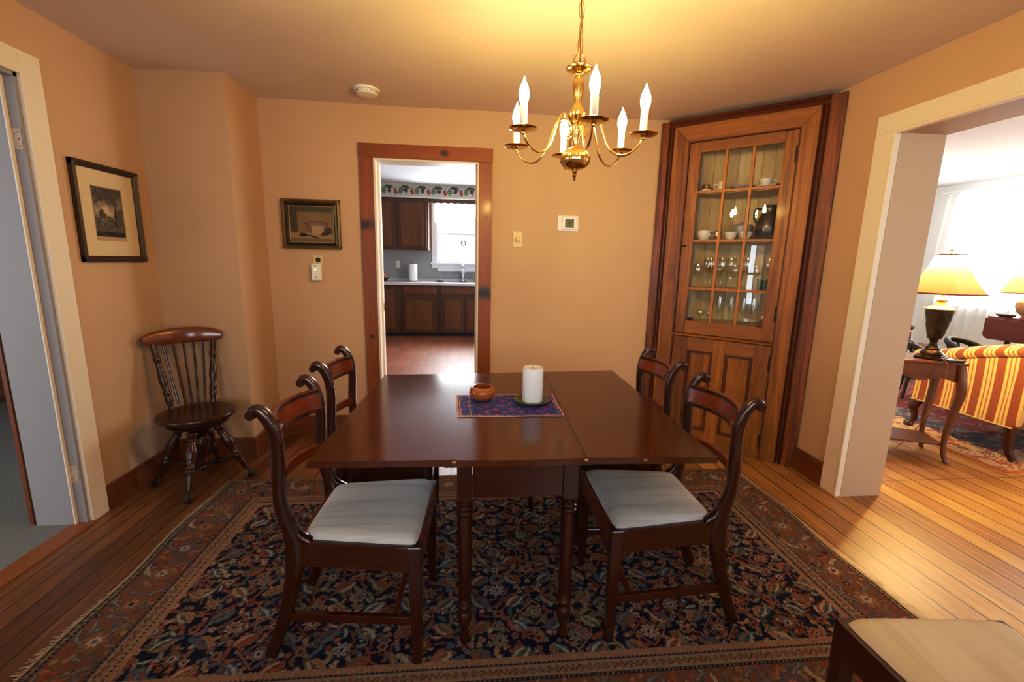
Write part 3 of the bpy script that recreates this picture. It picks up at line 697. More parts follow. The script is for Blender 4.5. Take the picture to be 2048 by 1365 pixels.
# ------------------------------------------------------------------ dining chairs
def make_chair(label, loc, rz, fabric='seat'):
    t = thing('dining_chair', label, 'chair', loc, rz, 'mahogany dining chairs')
    prof = [(-.293,.009),(-.262,.09),(-.228,.19),(-.203,.29),(-.192,.36),(-.190,.42),(-.203,.475),(-.219,.53),(-.2245,.59),(-.222,.66),(-.219,.73),(-.224,.785),(-.238,.828),(-.256,.853),(-.274,.860),(-.288,.852)]
    dd = [.021,.020,.022,.026,.031,.030,.022,.0195,.019,.0185,.018,.018,.0175,.017,.016,.013]
    for sg in (-1, 1):
        pts = smoothpath([(x, sg*(.163+.012*z), z) for x, z in prof], 4); n = len(pts)
        D = np.interp(np.linspace(0, 15, n), range(16), dd).tolist()
        Wd = np.interp(np.linspace(0, 15, n), range(16), [.014,.015,.016,.017,.018,.018,.017,.016,.016,.016,.016,.0165,.017,.0175,.018,.016]).tolist()
        m = MB().sweep(pts, (0,1,0), Wd, D, 14, .6)
        y = sg*(.163+.012*.853); m.tube([(-.282, y-.0185, .8465), (-.282, y+.0185, .8465)], .0145, 14)
        # knee block flowing from the stile into the seat rail
        kn = smoothpath([(-.196,sg*.168,.50),(-.178,sg*.168,.452),(-.140,sg*.169,.426)], 5)
        m.sweep(kn, (0,1,0), .0165, .013, 12, .6)
        m.build('rear_leg', M['mahog'], t, True, ang=50)
    for sg in (-1, 1):
        y = sg*.195
        b = [(.176,y-.0135,0),(.204,y-.0135,0),(.204,y+.0135,0),(.176,y+.0135,0)]
        tp = [(.166,y-.021,.43),(.209,y-.021,.43),(.209,y+.021,.43),(.166,y+.021,.43)]
        MB().hexa(b, tp).build('front_leg', M['mahog'], t, bevel=.003)
    def rail(name, p0, p1, th, z0, z1, mat):
        p0, p1 = Vector((*p0, 0)), Vector((*p1, 0)); dr_ = (p1-p0).normalized(); nn = Vector((-dr_.y, dr_.x, 0))*th/2
        q = [p0-nn, p1-nn, p1+nn, p0+nn]
        MB().hexa([(v.x, v.y, z0) for v in q], [(v.x, v.y, z1) for v in q]).build(name, M[mat], t, bevel=.003)
    for sg in (-1, 1): rail('seat_rail', (-.175, sg*.168), (.17, sg*.205), .022, .345, .43, 'mahogx')
    rail('seat_rail', (.196, -.178), (.196, .178), .022, .345, .43, 'mahogc'); rail('seat_rail', (-.178, -.155), (-.178, .155), .022, .35, .428, 'mahogc')
    for sg in (-1, 1): rail('stretcher', (-.232, sg*.166), (.186, sg*.195), .018, .142, .172, 'mahogx')
    rail('stretcher', (.115, -.185), (.115, .185), .016, .146, .170, 'mahogc')
    def bowed(name, zlo, zhi, bow, th, mat, x0, x1, beads):
        n = 20; m = MB(); vs = []; fs = []
        sec = [(0, -1), (.0, 1)]
        prof2 = [(th/2, zlo), (th/2, zhi), (-th/2, zhi), (-th/2, zlo)]
        ys = [(.163)*(2*i/(n-1)-1) for i in range(n)]
        for i, y in enumerate(ys):
            u = y/.163; bx_ = -bow*(1-u*u)
            for px_, pz in prof2:
                xx = x0+(x1-x0)*(pz-zlo)/(zhi-zlo) if zhi > zlo else x0
                vs.append((xx+px_+bx_, y, pz))
        for i in range(n-1):
            for q in range(4): fs.append((i*4+q, i*4+(q+1) % 4, (i+1)*4+(q+1) % 4, (i+1)*4+q))
        fs += [(3,2,1,0), tuple((n-1)*4+q for q in range(4))]
        m.add(vs, fs); o = m.build(name, M[mat], t, True, bevel=.002)
        for zb in beads:
            xx = x0+(x1-x0)*(zb-zlo)/(zhi-zlo)
            for dz in (-.004, .004):
                MB().tube([(xx+th/2-bow*(1-(y/.163)**2), y, zb+dz) for y in ys], .0038, 8).build('bead_moulding', M['mahog'], o, True)
    bowed('crest_rail', .742, .826, .055, .018, 'mahogc', -.212, -.226, (.750, .818))
    bowed('back_rail', .575, .612, .050, .016, 'mahogc', -.2225, -.2215, ())
    # slip seat: a padded trapezoid
    n = 26; vs = []; fs = []
    for j in range(n):
        for i in range(n):
            u, v = 2*i/(n-1)-1, 2*j/(n-1)-1
            u = math.copysign(abs(u)**.6, u); v = math.copysign(abs(v)**.6, v)
            x = .012+.186*u; hw = .186+.0215*u
            rr = (1-abs(u)**12)*(1-abs(v)**12)
            cr = 1-.035*(abs(u*v)**8)
            vs.append((x*cr, hw*v*cr, .424+.031*rr**.6+.010*(1-u*u)*(1-v*v)+.003*(u > 0)*u*(1-abs(v)**4)))
    for j in range(n-1):
        for i in range(n-1): fs.append((j*n+i, j*n+i+1, (j+1)*n+i+1, (j+1)*n+i))
    m = MB().add(vs, fs); m.hexa([(-.160,-.150,.40),(.175,-.178,.40),(.175,.178,.40),(-.160,.150,.40)], [(-.160,-.150,.420),(.175,-.178,.420),(.175,.178,.420),(-.160,.150,.420)])
    m.build('seat_cushion', M[fabric], t, True, ang=60)
    return t
RZ = .0095
ch = make_chair('mahogany chair with grey striped seat, nearest on the left side of the table', (-.350, 1.460, RZ), -.04)
dup(ch, (-.372, 2.035, RZ), .0, 'mahogany chair tucked into the left side of the table, nearer the kitchen doorway')
dup(ch, (.682, 1.498, RZ), PI, 'mahogany chair with grey striped seat, nearest on the right side of the table')
dup(ch, (.690, 2.045, RZ), PI, 'mahogany chair on the right side of the table, nearer the corner cabinet')
make_chair('mahogany chair with cream seat at the bottom right corner, back out of view', (1.128, .668, RZ), PI/2-.09, 'seatw')

# ------------------------------------------------------------------ chandelier
cx, cy = .3735, 1.65
cl = thing('chandelier', 'polished brass chandelier with six lit candle bulbs hanging over the table', 'chandelier', (cx, cy, 0))
MB().lathe([(.0,1.998),(.014,1.998),(.018,1.994),(.038,1.991),(.0465,1.985),(.046,1.981),(.036,1.973),(.016,1.967),(.010,1.962),(.010,1.957)], 32).build('top_dish', M['brass'], cl, True, ang=60)
MB().lathe([(.010,1.960),(.0135,1.955),(.0175,1.945),(.0190,1.935),(.0185,1.920),(.0150,1.895),(.0108,1.873),(.0125,1.866),(.0220,1.853),(.0268,1.842),(.0262,1.832),(.0205,1.820),(.0112,1.810),(.0125,1.805),(.0205,1.797),(.0215,1.788),(.0205,1.778),(.0180,1.765),(.0095,1.745),(.0080,1.731),(.0085,1.722)], 32, lobes=16, amp=.05).build('stem', M['brass'], cl, True, ang=60)
bl_ = MB().lathe([(.008,1.728),(.014,1.724),(.020,1.721),(.036,1.713),(.0485,1.700),(.0525,1.686),(.0505,1.671),(.040,1.657),(.026,1.649),(.014,1.646),(.008,1.644)], 64, lobes=20, amp=.035).build('lobed_ball', M['brass'], cl, True, ang=70)
MB().lathe([(.006,1.648),(.0095,1.642),(.0095,1.639),(.005,1.635),(.007,1.631),(.008,1.627),(.006,1.622),(.003,1.619),(.0055,1.615),(.004,1.611),(0,1.609)], 20).build('finial', M['brassd'], bl_, True)
MB().tube(smoothpath([(-.022,0,1.992),(-.021,0,2.008),(-.013,0,2.024),(0,0,2.031),(.013,0,2.024),(.021,0,2.008),(.022,0,1.992)], 5), .0022, 8).build('hanging_loop', M['brassd'], cl, True)
z = 2.024; k = 0; R45 = .45
while z < 2.315:
    pts = []
    for q in range(20):
        a = 2*PI*q/20; pts.append((.0105*math.cos(a), 0, z+.0305+.0305*math.sin(a)))
    MB().tube(pts, .0017, 6, closed=True, M=Matrix.Rotation(R45+(k % 2)*PI/2*.85, 4, 'Z')).build('chain_link', M['brassd'], cl, True); z += .0555; k += 1
MB().tube(smoothpath([(.002*math.sin(i*1.9), .002*math.cos(i*2.3), 1.995+i*.033) for i in range(11)], 4), .0019, 6).build('cord', m_plain('brown_cord', (.09,.03,.008), .6), cl, True)
MB().lathe([(0,2.30),(.012,2.300),(.03,2.308),(.055,2.318),(.062,2.326),(.062,2.334)], 32).build('ceiling_canopy', M['brass'], cl, True)
for k in range(6):
    a = -PI/2-.008+k*PI/3; Rm = Matrix.Rotation(a, 4, 'Z')
    pts = smoothpath([(.012,0,1.770),(.020,0,1.800),(.038,0,1.822),(.060,0,1.826),(.080,0,1.808),(.096,0,1.768),(.115,0,1.722),(.142,0,1.692),(.172,0,1.684),(.202,0,1.695),(.224,0,1.717),(.234,0,1.742)], 5)
    m = MB().tube(pts, .0040, 8, M=Rm)
    sc = [(.034+.012*(1-i/26)*math.cos(i*.42), 0, 1.774+.012*(1-i/26)*math.sin(i*.42)) for i in range(20)]
    m.tube(sc, .0022, 6, M=Rm); m.tube(smoothpath([(.014,0,1.762),(.030,0,1.756),(.046,0,1.774)], 5), .0022, 6, M=Rm)
    arm = m.build('arm', M['brass'], cl, True)
    T = Rm @ Matrix.Translation((.2344, 0, 0))
    MB().lathe([(.004,1.728),(.007,1.731),(.006,1.736),(.013,1.739),(.030,1.740),(.045,1.7445),(.0475,1.7475),(.046,1.749),(.030,1.744),(.012,1.744),(0,1.745)], 32, T).build('drip_pan', M['brass'], arm, True, ang=60)
    MB().lathe([(0,1.744),(.0125,1.744),(.0125,1.818),(.0115,1.820),(0,1.820)], 20, T).build('candle_sleeve', M['sleeve'], arm, True)
    MB().lathe([(0,1.819),(.0095,1.820),(.0125,1.828),(.0160,1.840),(.0172,1.850),(.0160,1.862),(.0115,1.876),(.0060,1.888),(.0028,1.896),(.0012,1.903),(0,1.904)], 20, T).build('bulb', M['bulb'], arm, True)

# ------------------------------------------------------------------ corner china cabinet
P1 = Vector((1.39, 3.2575)); P2 = Vector((2.15, 2.56))
cz = math.atan2(P2.y-P1.y, P2.x-P1.x)
cab = thing('corner_cabinet', 'tall built-in pine corner cabinet with a twelve-pane glass door and panelled lower door', 'cabinet', (P1.x, P1.y, 0), cz)
cab['label'] = 'tall pine corner cabinet with a twelve-pane glass door over a panelled door'
W = (P2-P1).length
def cbx(name, mat, *bs, parent=cab, bevel=.003):
    m = MB()
    for b in bs: m.box(*b)
    return m.build(name, M[mat], parent, bevel=bevel)
cbx('outer_board', 'pineo', (-.02,.036,-.030,.004,0,2.305)); cbx('outer_board', 'pineo', (.968,W+.012,-.030,.004,0,2.312))
def cove(name, u0, u1, z0, z1):
    # hollow moulding between board and trim
    m = MB(); n = 7; pr = [(u0+(u1-u0)*i/(n-1), -.030+.022*math.sin(PI*i/(n-1))) for i in range(n)]
    m.prism(pr+[(u1, .006), (u0, .006)], z0, z1, 'xy'); return m.build(name, M['pined'], cab, True, ang=25)
cove('cove_moulding', .036, .072, 0, 2.27); cove('cove_moulding', .930, .968, 0, 2.27)
m = MB(); pr = [(-.034, 2.312), (-.036, 2.300), (-.030, 2.292), (-.020, 2.286), (-.022, 2.278), (-.026, 2.262), (.004, 2.262), (.004, 2.312)]
m.prism(pr, .036, .968, 'yz'); m.build('cornice', M['pinedh'], cab)
# mitred inner trim
def trim(name, poly, mat): MB().prism(poly, -.028, -.002).build(name, M[mat], cab, bevel=.004)
trim('inner_trim', [(.072,0),(.186,0),(.186,2.148),(.072,2.262)], 'pine'); trim('inner_trim', [(.832,0),(.930,0),(.930,2.262),(.832,2.148)], 'pine')
trim('inner_trim', [(.072,2.2622),(.186,2.1482),(.832,2.1482),(.930,2.2622)], 'pineh')
cbx('bead', 'pined', (.178,.187,-.033,-.004,0,2.152), (.831,.839,-.033,-.004,0,2.152), (.178,.839,-.033,-.004,2.146,2.154), bevel=.003)
# glazed door
gx = [.262, .429, .592, .758]; gz = [.914, 1.150, 1.485, 1.816, 2.077]; DY0, DY1 = -.020, .006
dr_ = cbx('glazed_door', 'pine', (.188,.262,DY0,DY1,.823,2.145), (.758,.830,DY0,DY1,.823,2.145), bevel=.002)
cbx('door_rail', 'pineh', (.262,.758,DY0,DY1,.823,.914), parent=dr_, bevel=.002); cbx('door_rail', 'pineh', (.262,.758,DY0,DY1,2.077,2.145), parent=dr_, bevel=.002)
for x in gx[1:3]: cbx('glazing_bar', 'pinem', (x-.009,x+.009,DY0+.001,DY1,.914,2.077), parent=dr_, bevel=.002)
for zz in gz[1:4]: cbx('glazing_bar', 'pinem', (.262,.758,DY0+.002,DY1,zz-.009,zz+.009), parent=dr_, bevel=.002)
for i in range(3):
    for j in range(4):
        e = .009
        tl = math.radians(random.gauss(0, .35)); tv = math.radians(random.gauss(0, .3))
        x0, x1, z0, z1 = gx[i]+(e if i else 0), gx[i+1]-(e if i < 2 else 0), gz[j]+(e if j else 0), gz[j+1]-(e if j < 3 else 0)
        xm, zm = (x0+x1)/2, (z0+z1)/2
        vs = [(x, -.002+(x-xm)*math.tan(tl)+(zz-zm)*math.tan(tv), zz) for x, zz in ((x0,z0),(x1,z0),(x1,z1),(x0,z1))]
        MB().add(vs, [(0,1,2,3)]).build('glass_pane', M['pane'], dr_)
cbx('latch', 'iron', (.197,.222,-.036,-.020,1.442,1.456), parent=dr_, bevel=.004)
for zz in (2.0, 1.01): cbx('hinge', 'iron', (.822,.834,-.032,-.018,zz-.05,zz+.05), parent=dr_, bevel=.003)
m = MB(); m.prism([(-.010,.800),(-.030,.800),(-.040,.805),(-.040,.812),(-.030,.819),(-.010,.819)], .184, .834, 'yz'); m.build('ledge_moulding', M['pineh'], cab, True)
# lower door
pz0, pz1 = .109, .703
ld = cbx('lower_door', 'pine', (.188,.293,DY0,DY1,.03,.797), (.727,.830,DY0,DY1,.03,.797), (.470,.555,DY0,DY1,.03,.797), bevel=.002)
for a, b in ((.293,.470), (.555,.727)):
    for c, d in ((.03, pz0), (pz1, .797)): cbx('door_rail', 'pineh', (a,b,DY0,DY1,c,d), parent=ld, bevel=.002)
for a, b in ((.293,.470), (.555,.727)):
    cbx('door_panel', 'pine', (a+.016,b-.016,-.008,.004,pz0+.016,pz1-.016), parent=ld)
    cbx('panel_moulding', 'pined', (a-.003,a+.017,-.023,.004,pz0-.003,pz1+.003), (b-.017,b+.003,-.023,.004,pz0-.003,pz1+.003), (a+.017,b-.017,-.023,.004,pz0-.003,pz0+.017), (a+.017,b-.017,-.023,.004,pz1-.017,pz1+.003), parent=ld, bevel=.004)
for zz in (.68, .13): cbx('hinge', 'iron', (.822,.834,-.032,-.018,zz-.05,zz+.05), parent=ld, bevel=.003)
cbx('kick_board', 'pineh', (.186,.832,DY0,DY1,0,.028))
# inside: boarded back following the two walls, shelves


lft, rgt = (.04, .012), (W-.04, .012)
def backboards(p, q, n):
    m = MB(); p, q = Vector(p), Vector(q)
    for i in range(n):
        a = p+(q-p)*(i/n+.004); b = p+(q-p)*((i+1)/n-.004); nn = Vector((-(q-p).y, (q-p).x)).normalized()*.008*(1 if i % 2 else .8)
        m.hexa([(a.x,a.y,.86),(b.x,b.y,.86),(b.x+nn.x,b.y+nn.y,.86),(a.x+nn.x,a.y+nn.y,.86)], [(a.x,a.y,2.2),(b.x,b.y,2.2),(b.x+nn.x,b.y+nn.y,2.2),(a.x+nn.x,a.y+nn.y,2.2)])
    m.build('back_boards', M['cabin'], cab)
f1, f2 = (.435, .36), (.665, .36)
backboards((.09,.012), f1, 5); backboards(f1, f2, 3); backboards(f2, (W-.09,.012), 5)
SH = [.898, 1.150, 1.485, 1.816]
for zz in SH+[2.165]:
    MB().prism([(.10,.008),(W-.10,.008),f2,f1], zz-.011, zz+.007, 'xy').build('shelf', M['cabin'], cab)
def cw(u, d, zz): # cabinet frame -> world
    c, s_ = math.cos(cz), math.sin(cz); return (P1.x+u*c-d*s_, P1.y+u*s_+d*c, zz)
def item(name, label, cat, mat, prof, u, d, zz, group=None, seg=20, extra=None):
    o = MB().lathe(prof, seg).build(name, M[mat], None, True, ang=60); o.location = cw(u, d, zz+.0075); tag(o, label, cat, group); o.rotation_euler = (0,0,cz)
    if extra: extra(o)
    return o
def handle(o, mat, r, z0, z1, ang=0, th=.004, out=.028):
    Mx = Matrix.Rotation(ang, 4, 'Z'); MB().tube(smoothpath([(r,0,z1),(r+out*.8,0,z1+.002),(r+out,0,(z0+z1)/2),(r+out*.7,0,z0),(r-.003,0,z0)], 5), th, 8, M=Mx).build('handle', M[mat], o, True)
cup = [(0,0),(.02,0),(.022,.004),(.034,.02),(.041,.042),(.042,.052),(.039,.051),(.036,.04),(.02,.008),(0,.006)]
saucer = [(0,0),(.03,0),(.05,.007),(.066,.013),(.066,.015),(.048,.01),(.03,.004),(0,.004)]
S4, S3, S2, S1 = SH[3], SH[2], SH[1], SH[0]
# top shelf
item('lidded_jar', 'small white jar with gold lid at the left of the top cabinet shelf', 'jar', 'china', [(0,0),(.030,0),(.036,.008),(.034,.016),(.026,.022),(0,.022)], .300, .06, S4, extra=lambda o: MB().lathe([(.032,.021),(.033,.024),(.026,.028),(.024,.046),(.021,.052),(0,.053)], 20).build('lid', M['gold'], o, True))
item('creamer', 'small white creamer left of the platter on the top cabinet shelf', 'creamer', 'china', [(0,0),(.018,0),(.026,.015),(.028,.035),(.02,.05),(.024,.060),(.021,.059),(.016,.048),(0,.02)], .402, .055, S4, extra=lambda o: handle(o, 'china', .024, .018, .045, PI))
item('serving_platter', 'shallow patterned oval dish in the middle of the top cabinet shelf', 'dish', 'chinab', [(0,0),(.035,0),(.05,.01),(.078,.026),(.080,.030),(.075,.029),(.045,.012),(0,.008)], .520, .115, S4, seg=28)
sc_ = item('saucer', 'white saucer under the cup on the top cabinet shelf', 'saucer', 'china', [(r_*.9, z_) for r_, z_ in saucer], .660, .09, S4)
item('teacup', 'white dark-patterned teacup on a saucer on the top cabinet shelf', 'cup', 'china', cup, .660, .09, S4+.008, extra=lambda o: handle(o, 'china', .036, .016, .042, 0))
item('small_bowl', 'small dark bowl at the right end of the top cabinet shelf', 'bowl', 'pewter', [(0,0),(.022,0),(.036,.014),(.044,.030),(.042,.031),(.03,.012),(0,.008)], .750, .150, S4)
# second shelf
item('sugar_bowl', 'round white bowl at the left of the second cabinet shelf', 'bowl', 'china', [(0,0),(.030,0),(.034,.006),(.050,.028),(.055,.050),(.051,.066),(.048,.066),(.050,.05),(.03,.014),(0,.01)], .310, .085, S3, extra=lambda o: handle(o, 'china', .05, .03, .055, .3))
item('silver_creamer', 'small bright silver jug between white china on the second cabinet shelf', 'jug', 'steel', [(0,0),(.020,0),(.016,.006),(.028,.020),(.030,.034),(.022,.048),(.028,.060),(.025,.059),(.019,.048),(0,.02)], .410, .045, S3, extra=lambda o: handle(o, 'steel', .027, .02, .05, PI))
item('teacup', 'white cup left of centre on the second cabinet shelf', 'cup', 'china', cup, .490, .055, S3, extra=lambda o: handle(o, 'china', .036, .016, .042, 2.0))
item('teacup', 'white cup right of centre on the second cabinet shelf', 'cup', 'china', cup, .585, .055, S3, extra=lambda o: handle(o, 'china', .036, .016, .042, 2.4))
item('covered_tureen', 'pale lidded tureen behind the cups on the second cabinet shelf', 'tureen', 'chinab', [(0,0),(.05,0),(.062,.02),(.066,.07),(.068,.098),(.06,.10),(0,.10)], .538, .175, S3, seg=28, extra=lambda o: MB().lathe([(.068,.098),(.055,.112),(.02,.120),(.008,.124),(.011,.132),(.006,.138),(0,.139)], 24).build('lid', M['chinab'], o, True))
item('stoneware_jug', 'tall dark glazed jug at the right of the second cabinet shelf', 'jug', 'pewter', [(0,0),(.060,0),(.070,.02),(.080,.07),(.077,.11),(.058,.155),(.045,.18),(.046,.21),(.052,.222),(.047,.222),(.04,.18),(0,.12)], .708, .10, S3, seg=28, extra=lambda o: handle(o, 'pewter', .048, .12, .20, PI, .008, .045))
# stemware
wine = [(0,0),(.032,0),(.033,.002),(.006,.007),(.004,.012),(.004,.070),(.010,.078),(.026,.092),(.034,.115),(.035,.135),(.030,.165),(.0285,.165),(.033,.135),(.032,.115),(.022,.092),(0,.082)]
tall = [(r, zz*1.35) for r, zz in wine]
ws = [(.300,.055),(.345,.12),(.385,.055),(.425,.125),(.460,.05),(.505,.12),(.545,.05),(.585,.125),(.622,.055),(.663,.125),(.740,.13)]
wn = ['first','second','third','fourth','fifth','sixth','seventh','eighth','ninth','tenth','eleventh']
w0 = item('wine_glass', 'clear wine glass on the third cabinet shelf, first from the left', 'glass', 'stem', wine, *ws[0], S2, 'stemware on the third cabinet shelf', 18)
for i, (u, d) in enumerate(ws[1:], 1):
    o = dup(w0, cw(u, d, S2+.0075), cz, 'clear wine glass on the third cabinet shelf, %s from the left' % wn[i])
    if i % 3: o.scale = (1, 1, 1.28)
item('tumbler', 'green glass tumbler at the right of the third cabinet shelf', 'tumbler', 'green', [(0,0),(.032,0),(.034,.004),(.038,.075),(.036,.075),(.032,.008),(0,.006)], .722, .045, S2)
flute = [(0,0),(.030,0),(.031,.002),(.006,.006),(.004,.012),(.0045,.055),(.012,.07),(.022,.10),(.024,.14),(.021,.195),(.0195,.195),(.0225,.14),(.02,.10),(0,.075)]
fs_ = [(.470,.05),(.545,.06),(.622,.05),(.654,.107),(.686,.05)]
f0 = item('champagne_flute', 'tall clear flute on the bottom cabinet shelf, first from the left', 'glass', 'stem', flute, *fs_[0], S1, 'flutes on the bottom cabinet shelf', 16)
for i, (u, d) in enumerate(fs_[1:], 1): dup(f0, cw(u, d, S1+.0075), cz, 'tall clear flute on the bottom cabinet shelf, %s from the left' % wn[i])
item('cordial_glass', 'short clear glass at the left of the bottom cabinet shelf', 'glass', 'stem', [(r*.8, zz*.55) for r, zz in wine], .345, .05, S1)
item('cordial_glass', 'short clear glass left of the first flute on the bottom cabinet shelf', 'glass', 'stem', [(r*.8, zz*.5) for r, zz in wine], .395, .09, S1)
item('dark_stopper', 'small black round object at the left end of the bottom cabinet shelf', 'ornament', 'black', [(0,0),(.013,0),(.019,.010),(.019,.020),(.010,.029),(0,.030)], .284, .03, S1)
fg = thing('seated_figurine', 'small reddish seated figurine at the right of the bottom cabinet shelf', 'figurine', cw(.750, .055, S1+.0075), cz)
MB().lathe([(0,0),(.030,0),(.033,.014),(.026,.030),(.022,.045),(.012,.058),(0,.060)], 16).build('body', m_plain('red_clay', (.22,.045,.03), .5, 0, .4), fg, True)
MB().lathe([(0,.054),(.010,.056),(.014,.066),(.013,.076),(.007,.083),(0,.085)], 14).build('head', M['china'], fg, True)
MB().tube([(.016,-.01,.042),(.036,-.016,.030),(.046,-.006,.040)], .007, 8).tube([(-.016,-.01,.042),(-.030,-.018,.026)], .007, 8).build('arms', m_plain('blue_clay', (.12,.13,.2), .5), fg, True)

# ------------------------------------------------------------------ swivel stool-chair in the corner
st = thing('swivel_chair', 'dark wooden spindle-back swivel chair with round seat in the left corner', 'chair', (-1.553, 2.548, 0), math.radians(38))
MB().lathe([(0,.398),(.13,.398),(.165,.400),(.188,.408),(.194,.420),(.190,.430),(.172,.434),(.12,.428),(0,.424)], 48).build('seat', M['stool'], st, True, ang=50)
MB().lathe([(0,.352),(.05,.352),(.135,.360),(.150,.368),(.152,.376),(.140,.383),(.140,.399),(0,.399)], 40).build('seat_block', M['stool'], st, True, ang=50)
MB().lathe([(0,.075),(.012,.078),(.020,.090),(.014,.102),(.03,.112),(.034,.125),(.026,.14),(.030,.16),(.045,.20),(.050,.24),(.044,.275),(.034,.29),(.048,.30),(.052,.315),(.04,.33),(.055,.345),(.055,.356),(0,.356)], 24).build('centre_post', M['stool'], st, True, ang=50)
def turned(pts_r, p0, p1, seg=14):
    """turned profile [(r, t)] laid along the line p0->p1"""
    p0, p1 = Vector(p0), Vector(p1); d = p1-p0; q = d.to_track_quat('Z', 'Y').to_matrix().to_4x4(); Lh = d.length
    return [(r, t*Lh) for r, t in pts_r], Matrix.Translation(p0) @ q
lp = [(r_*1.12, t_) for r_, t_ in [(.018,0),(.021,.02),(.017,.05),(.023,.075),(.024,.11),(.019,.14),(.015,.16),(.021,.18),(.022,.20),(.015,.22),(.018,.26),(.026,.36),(.027,.42),(.020,.52),(.015,.60),(.020,.62),(.0205,.64),(.015,.66),(.020,.68),(.0205,.70),(.014,.73),(.016,.80),(.012,.93),(.010,1)]]
for k in range(4):
    a = math.radians(-85-38+90*k)+.12; c, s_ = math.cos(a), math.sin(a)
    pr, Mx = turned(lp, (.085*c, .085*s_, .360), (.222*c, .222*s_, .055))
    leg = MB().lathe(pr, 16, Mx).build('leg', M['stool'], st, True, ang=60)
    m = MB().lathe([(0,0),(.009,.002),(.014,.009),(.0145,.016),(.011,.026),(.0,.030)], 16, Matrix.Translation((.238*c, .238*s_, 0)))
    for b in (-.6, 0, .6):
        m.tube(smoothpath([(.220*c, .220*s_, .062), (.238*c+.006*math.cos(a+b), .238*s_+.006*math.sin(a+b), .040), (.238*c+.017*math.cos(a+b), .238*s_+.017*math.sin(a+b), .019), (.238*c+.020*math.cos(a+b), .238*s_+.020*math.sin(a+b), .004)], 4), [.0075]*5+[.006]*4+[.005, .0045, .004, .003], 8)
    m.build('claw_foot', M['iron'], leg, True)
    pr, Mx = turned([(.007,0),(.007,1)], (.03*c, .03*s_, .115), (.185*c, .185*s_, .135)); MB().lathe(pr, 10, Mx).build('brace', M['iron'], st, True)
# crest: wide curved board with rounded drooping ends
n = 21; pts = []; wd = []; hh = []
for i in range(n):
    u = 2*i/(n-1)-1; pts.append((.190*u, .262-.050*u*u, .838-.012*u*u)); wd.append(.047*(1-.22*abs(u)**2-.30*abs(u)**7)); hh.append(.018*(1-.25*abs(u)**6))
MB().sweep(pts, (0, .12, 1), wd, hh, 16, .75).build('crest_rail', M['stoolr'], st, True, ang=60)
pp = [(r_*1.15, t_) for r_, t_ in [(.010,0),(.013,.05),(.011,.09),(.0165,.13),(.017,.18),(.012,.21),(.0165,.23),(.017,.27),(.0115,.30),(.016,.36),(.0185,.44),(.016,.52),(.011,.66),(.013,.69),(.0165,.71),(.0165,.75),(.012,.78),(.013,.84),(.010,.95),(.009,1)]]
for sg in (-1, 1):
    pr, Mx = turned(pp, (.100*sg, .140, .42), (.148*sg, .232, .826)); MB().lathe(pr, 14, Mx).build('back_post', M['stool'], st, True, ang=60)
for k in range(5):
    u = (k-2)/2
    pr, Mx = turned([(.0055,0),(.007,.15),(.0062,.5),(.0055,1)], (.062*u, .158-.006*u*u, .425), (.100*u, .258-.015*u*u, .822)); MB().lathe(pr, 10, Mx).build('spindle', M['stool'], st, True)

# ------------------------------------------------------------------ things on the walls and ceiling
# etching on the left wall (local: x along +Y world, y out of the wall)
fp = thing('framed_print', 'dark wood framed tree etching with a wide cream mat on the left wall', 'picture', (XL, 2.545, 1.508), -PI/2)
# local x -> world -y ; local -y -> world -x ... use local y>0 pointing to +X
fw, fh, fr_ = .206, .241, .030
def fbar(m, x0, x1, z0, z1, horiz):
    if horiz: m.prism([(.0, z0), (.022, z0), (.026, z0+(z1-z0)*.35), (.016, z1), (0, z1)] if z0 < 0 else [(.0, z1), (.022, z1), (.026, z1-(z1-z0)*.35), (.016, z0), (0, z0)], x0, x1, 'yz')
for s_, nm in ((-1, 'a'), (1, 'b')):
    m = MB(); m.prism([(s_*fw, 0), (s_*fw, .022), (s_*(fw-.010), .027), (s_*(fw-fr_), .014), (s_*(fw-fr_), 0)], -fh, fh, 'xy'); m.build('frame_side', M['frame'], fp)
    m = MB(); m.prism([(0, s_*fh), (.022, s_*fh), (.027, s_*(fh-.010)), (.014, s_*(fh-fr_)), (0, s_*(fh-fr_))], -fw, fw, 'yz'); m.build('frame_side', M['framex'], fp)
MB().box(-fw+fr_, fw-fr_, .002, .008, -fh+fr_, fh-fr_).build('mat', M['mat'], fp)
def vnoise(u, v, f):
    g = rng.random((f+2, f+2)); x, y = u*f, v*f; i, j = x.astype(int), y.astype(int); a, b = x-i, y-j
    a, b = a*a*(3-2*a), b*b*(3-2*b)
    return (g[j, i]*(1-a)+g[j, i+1]*a)*(1-b)+(g[j+1, i]*(1-a)+g[j+1, i+1]*a)*b
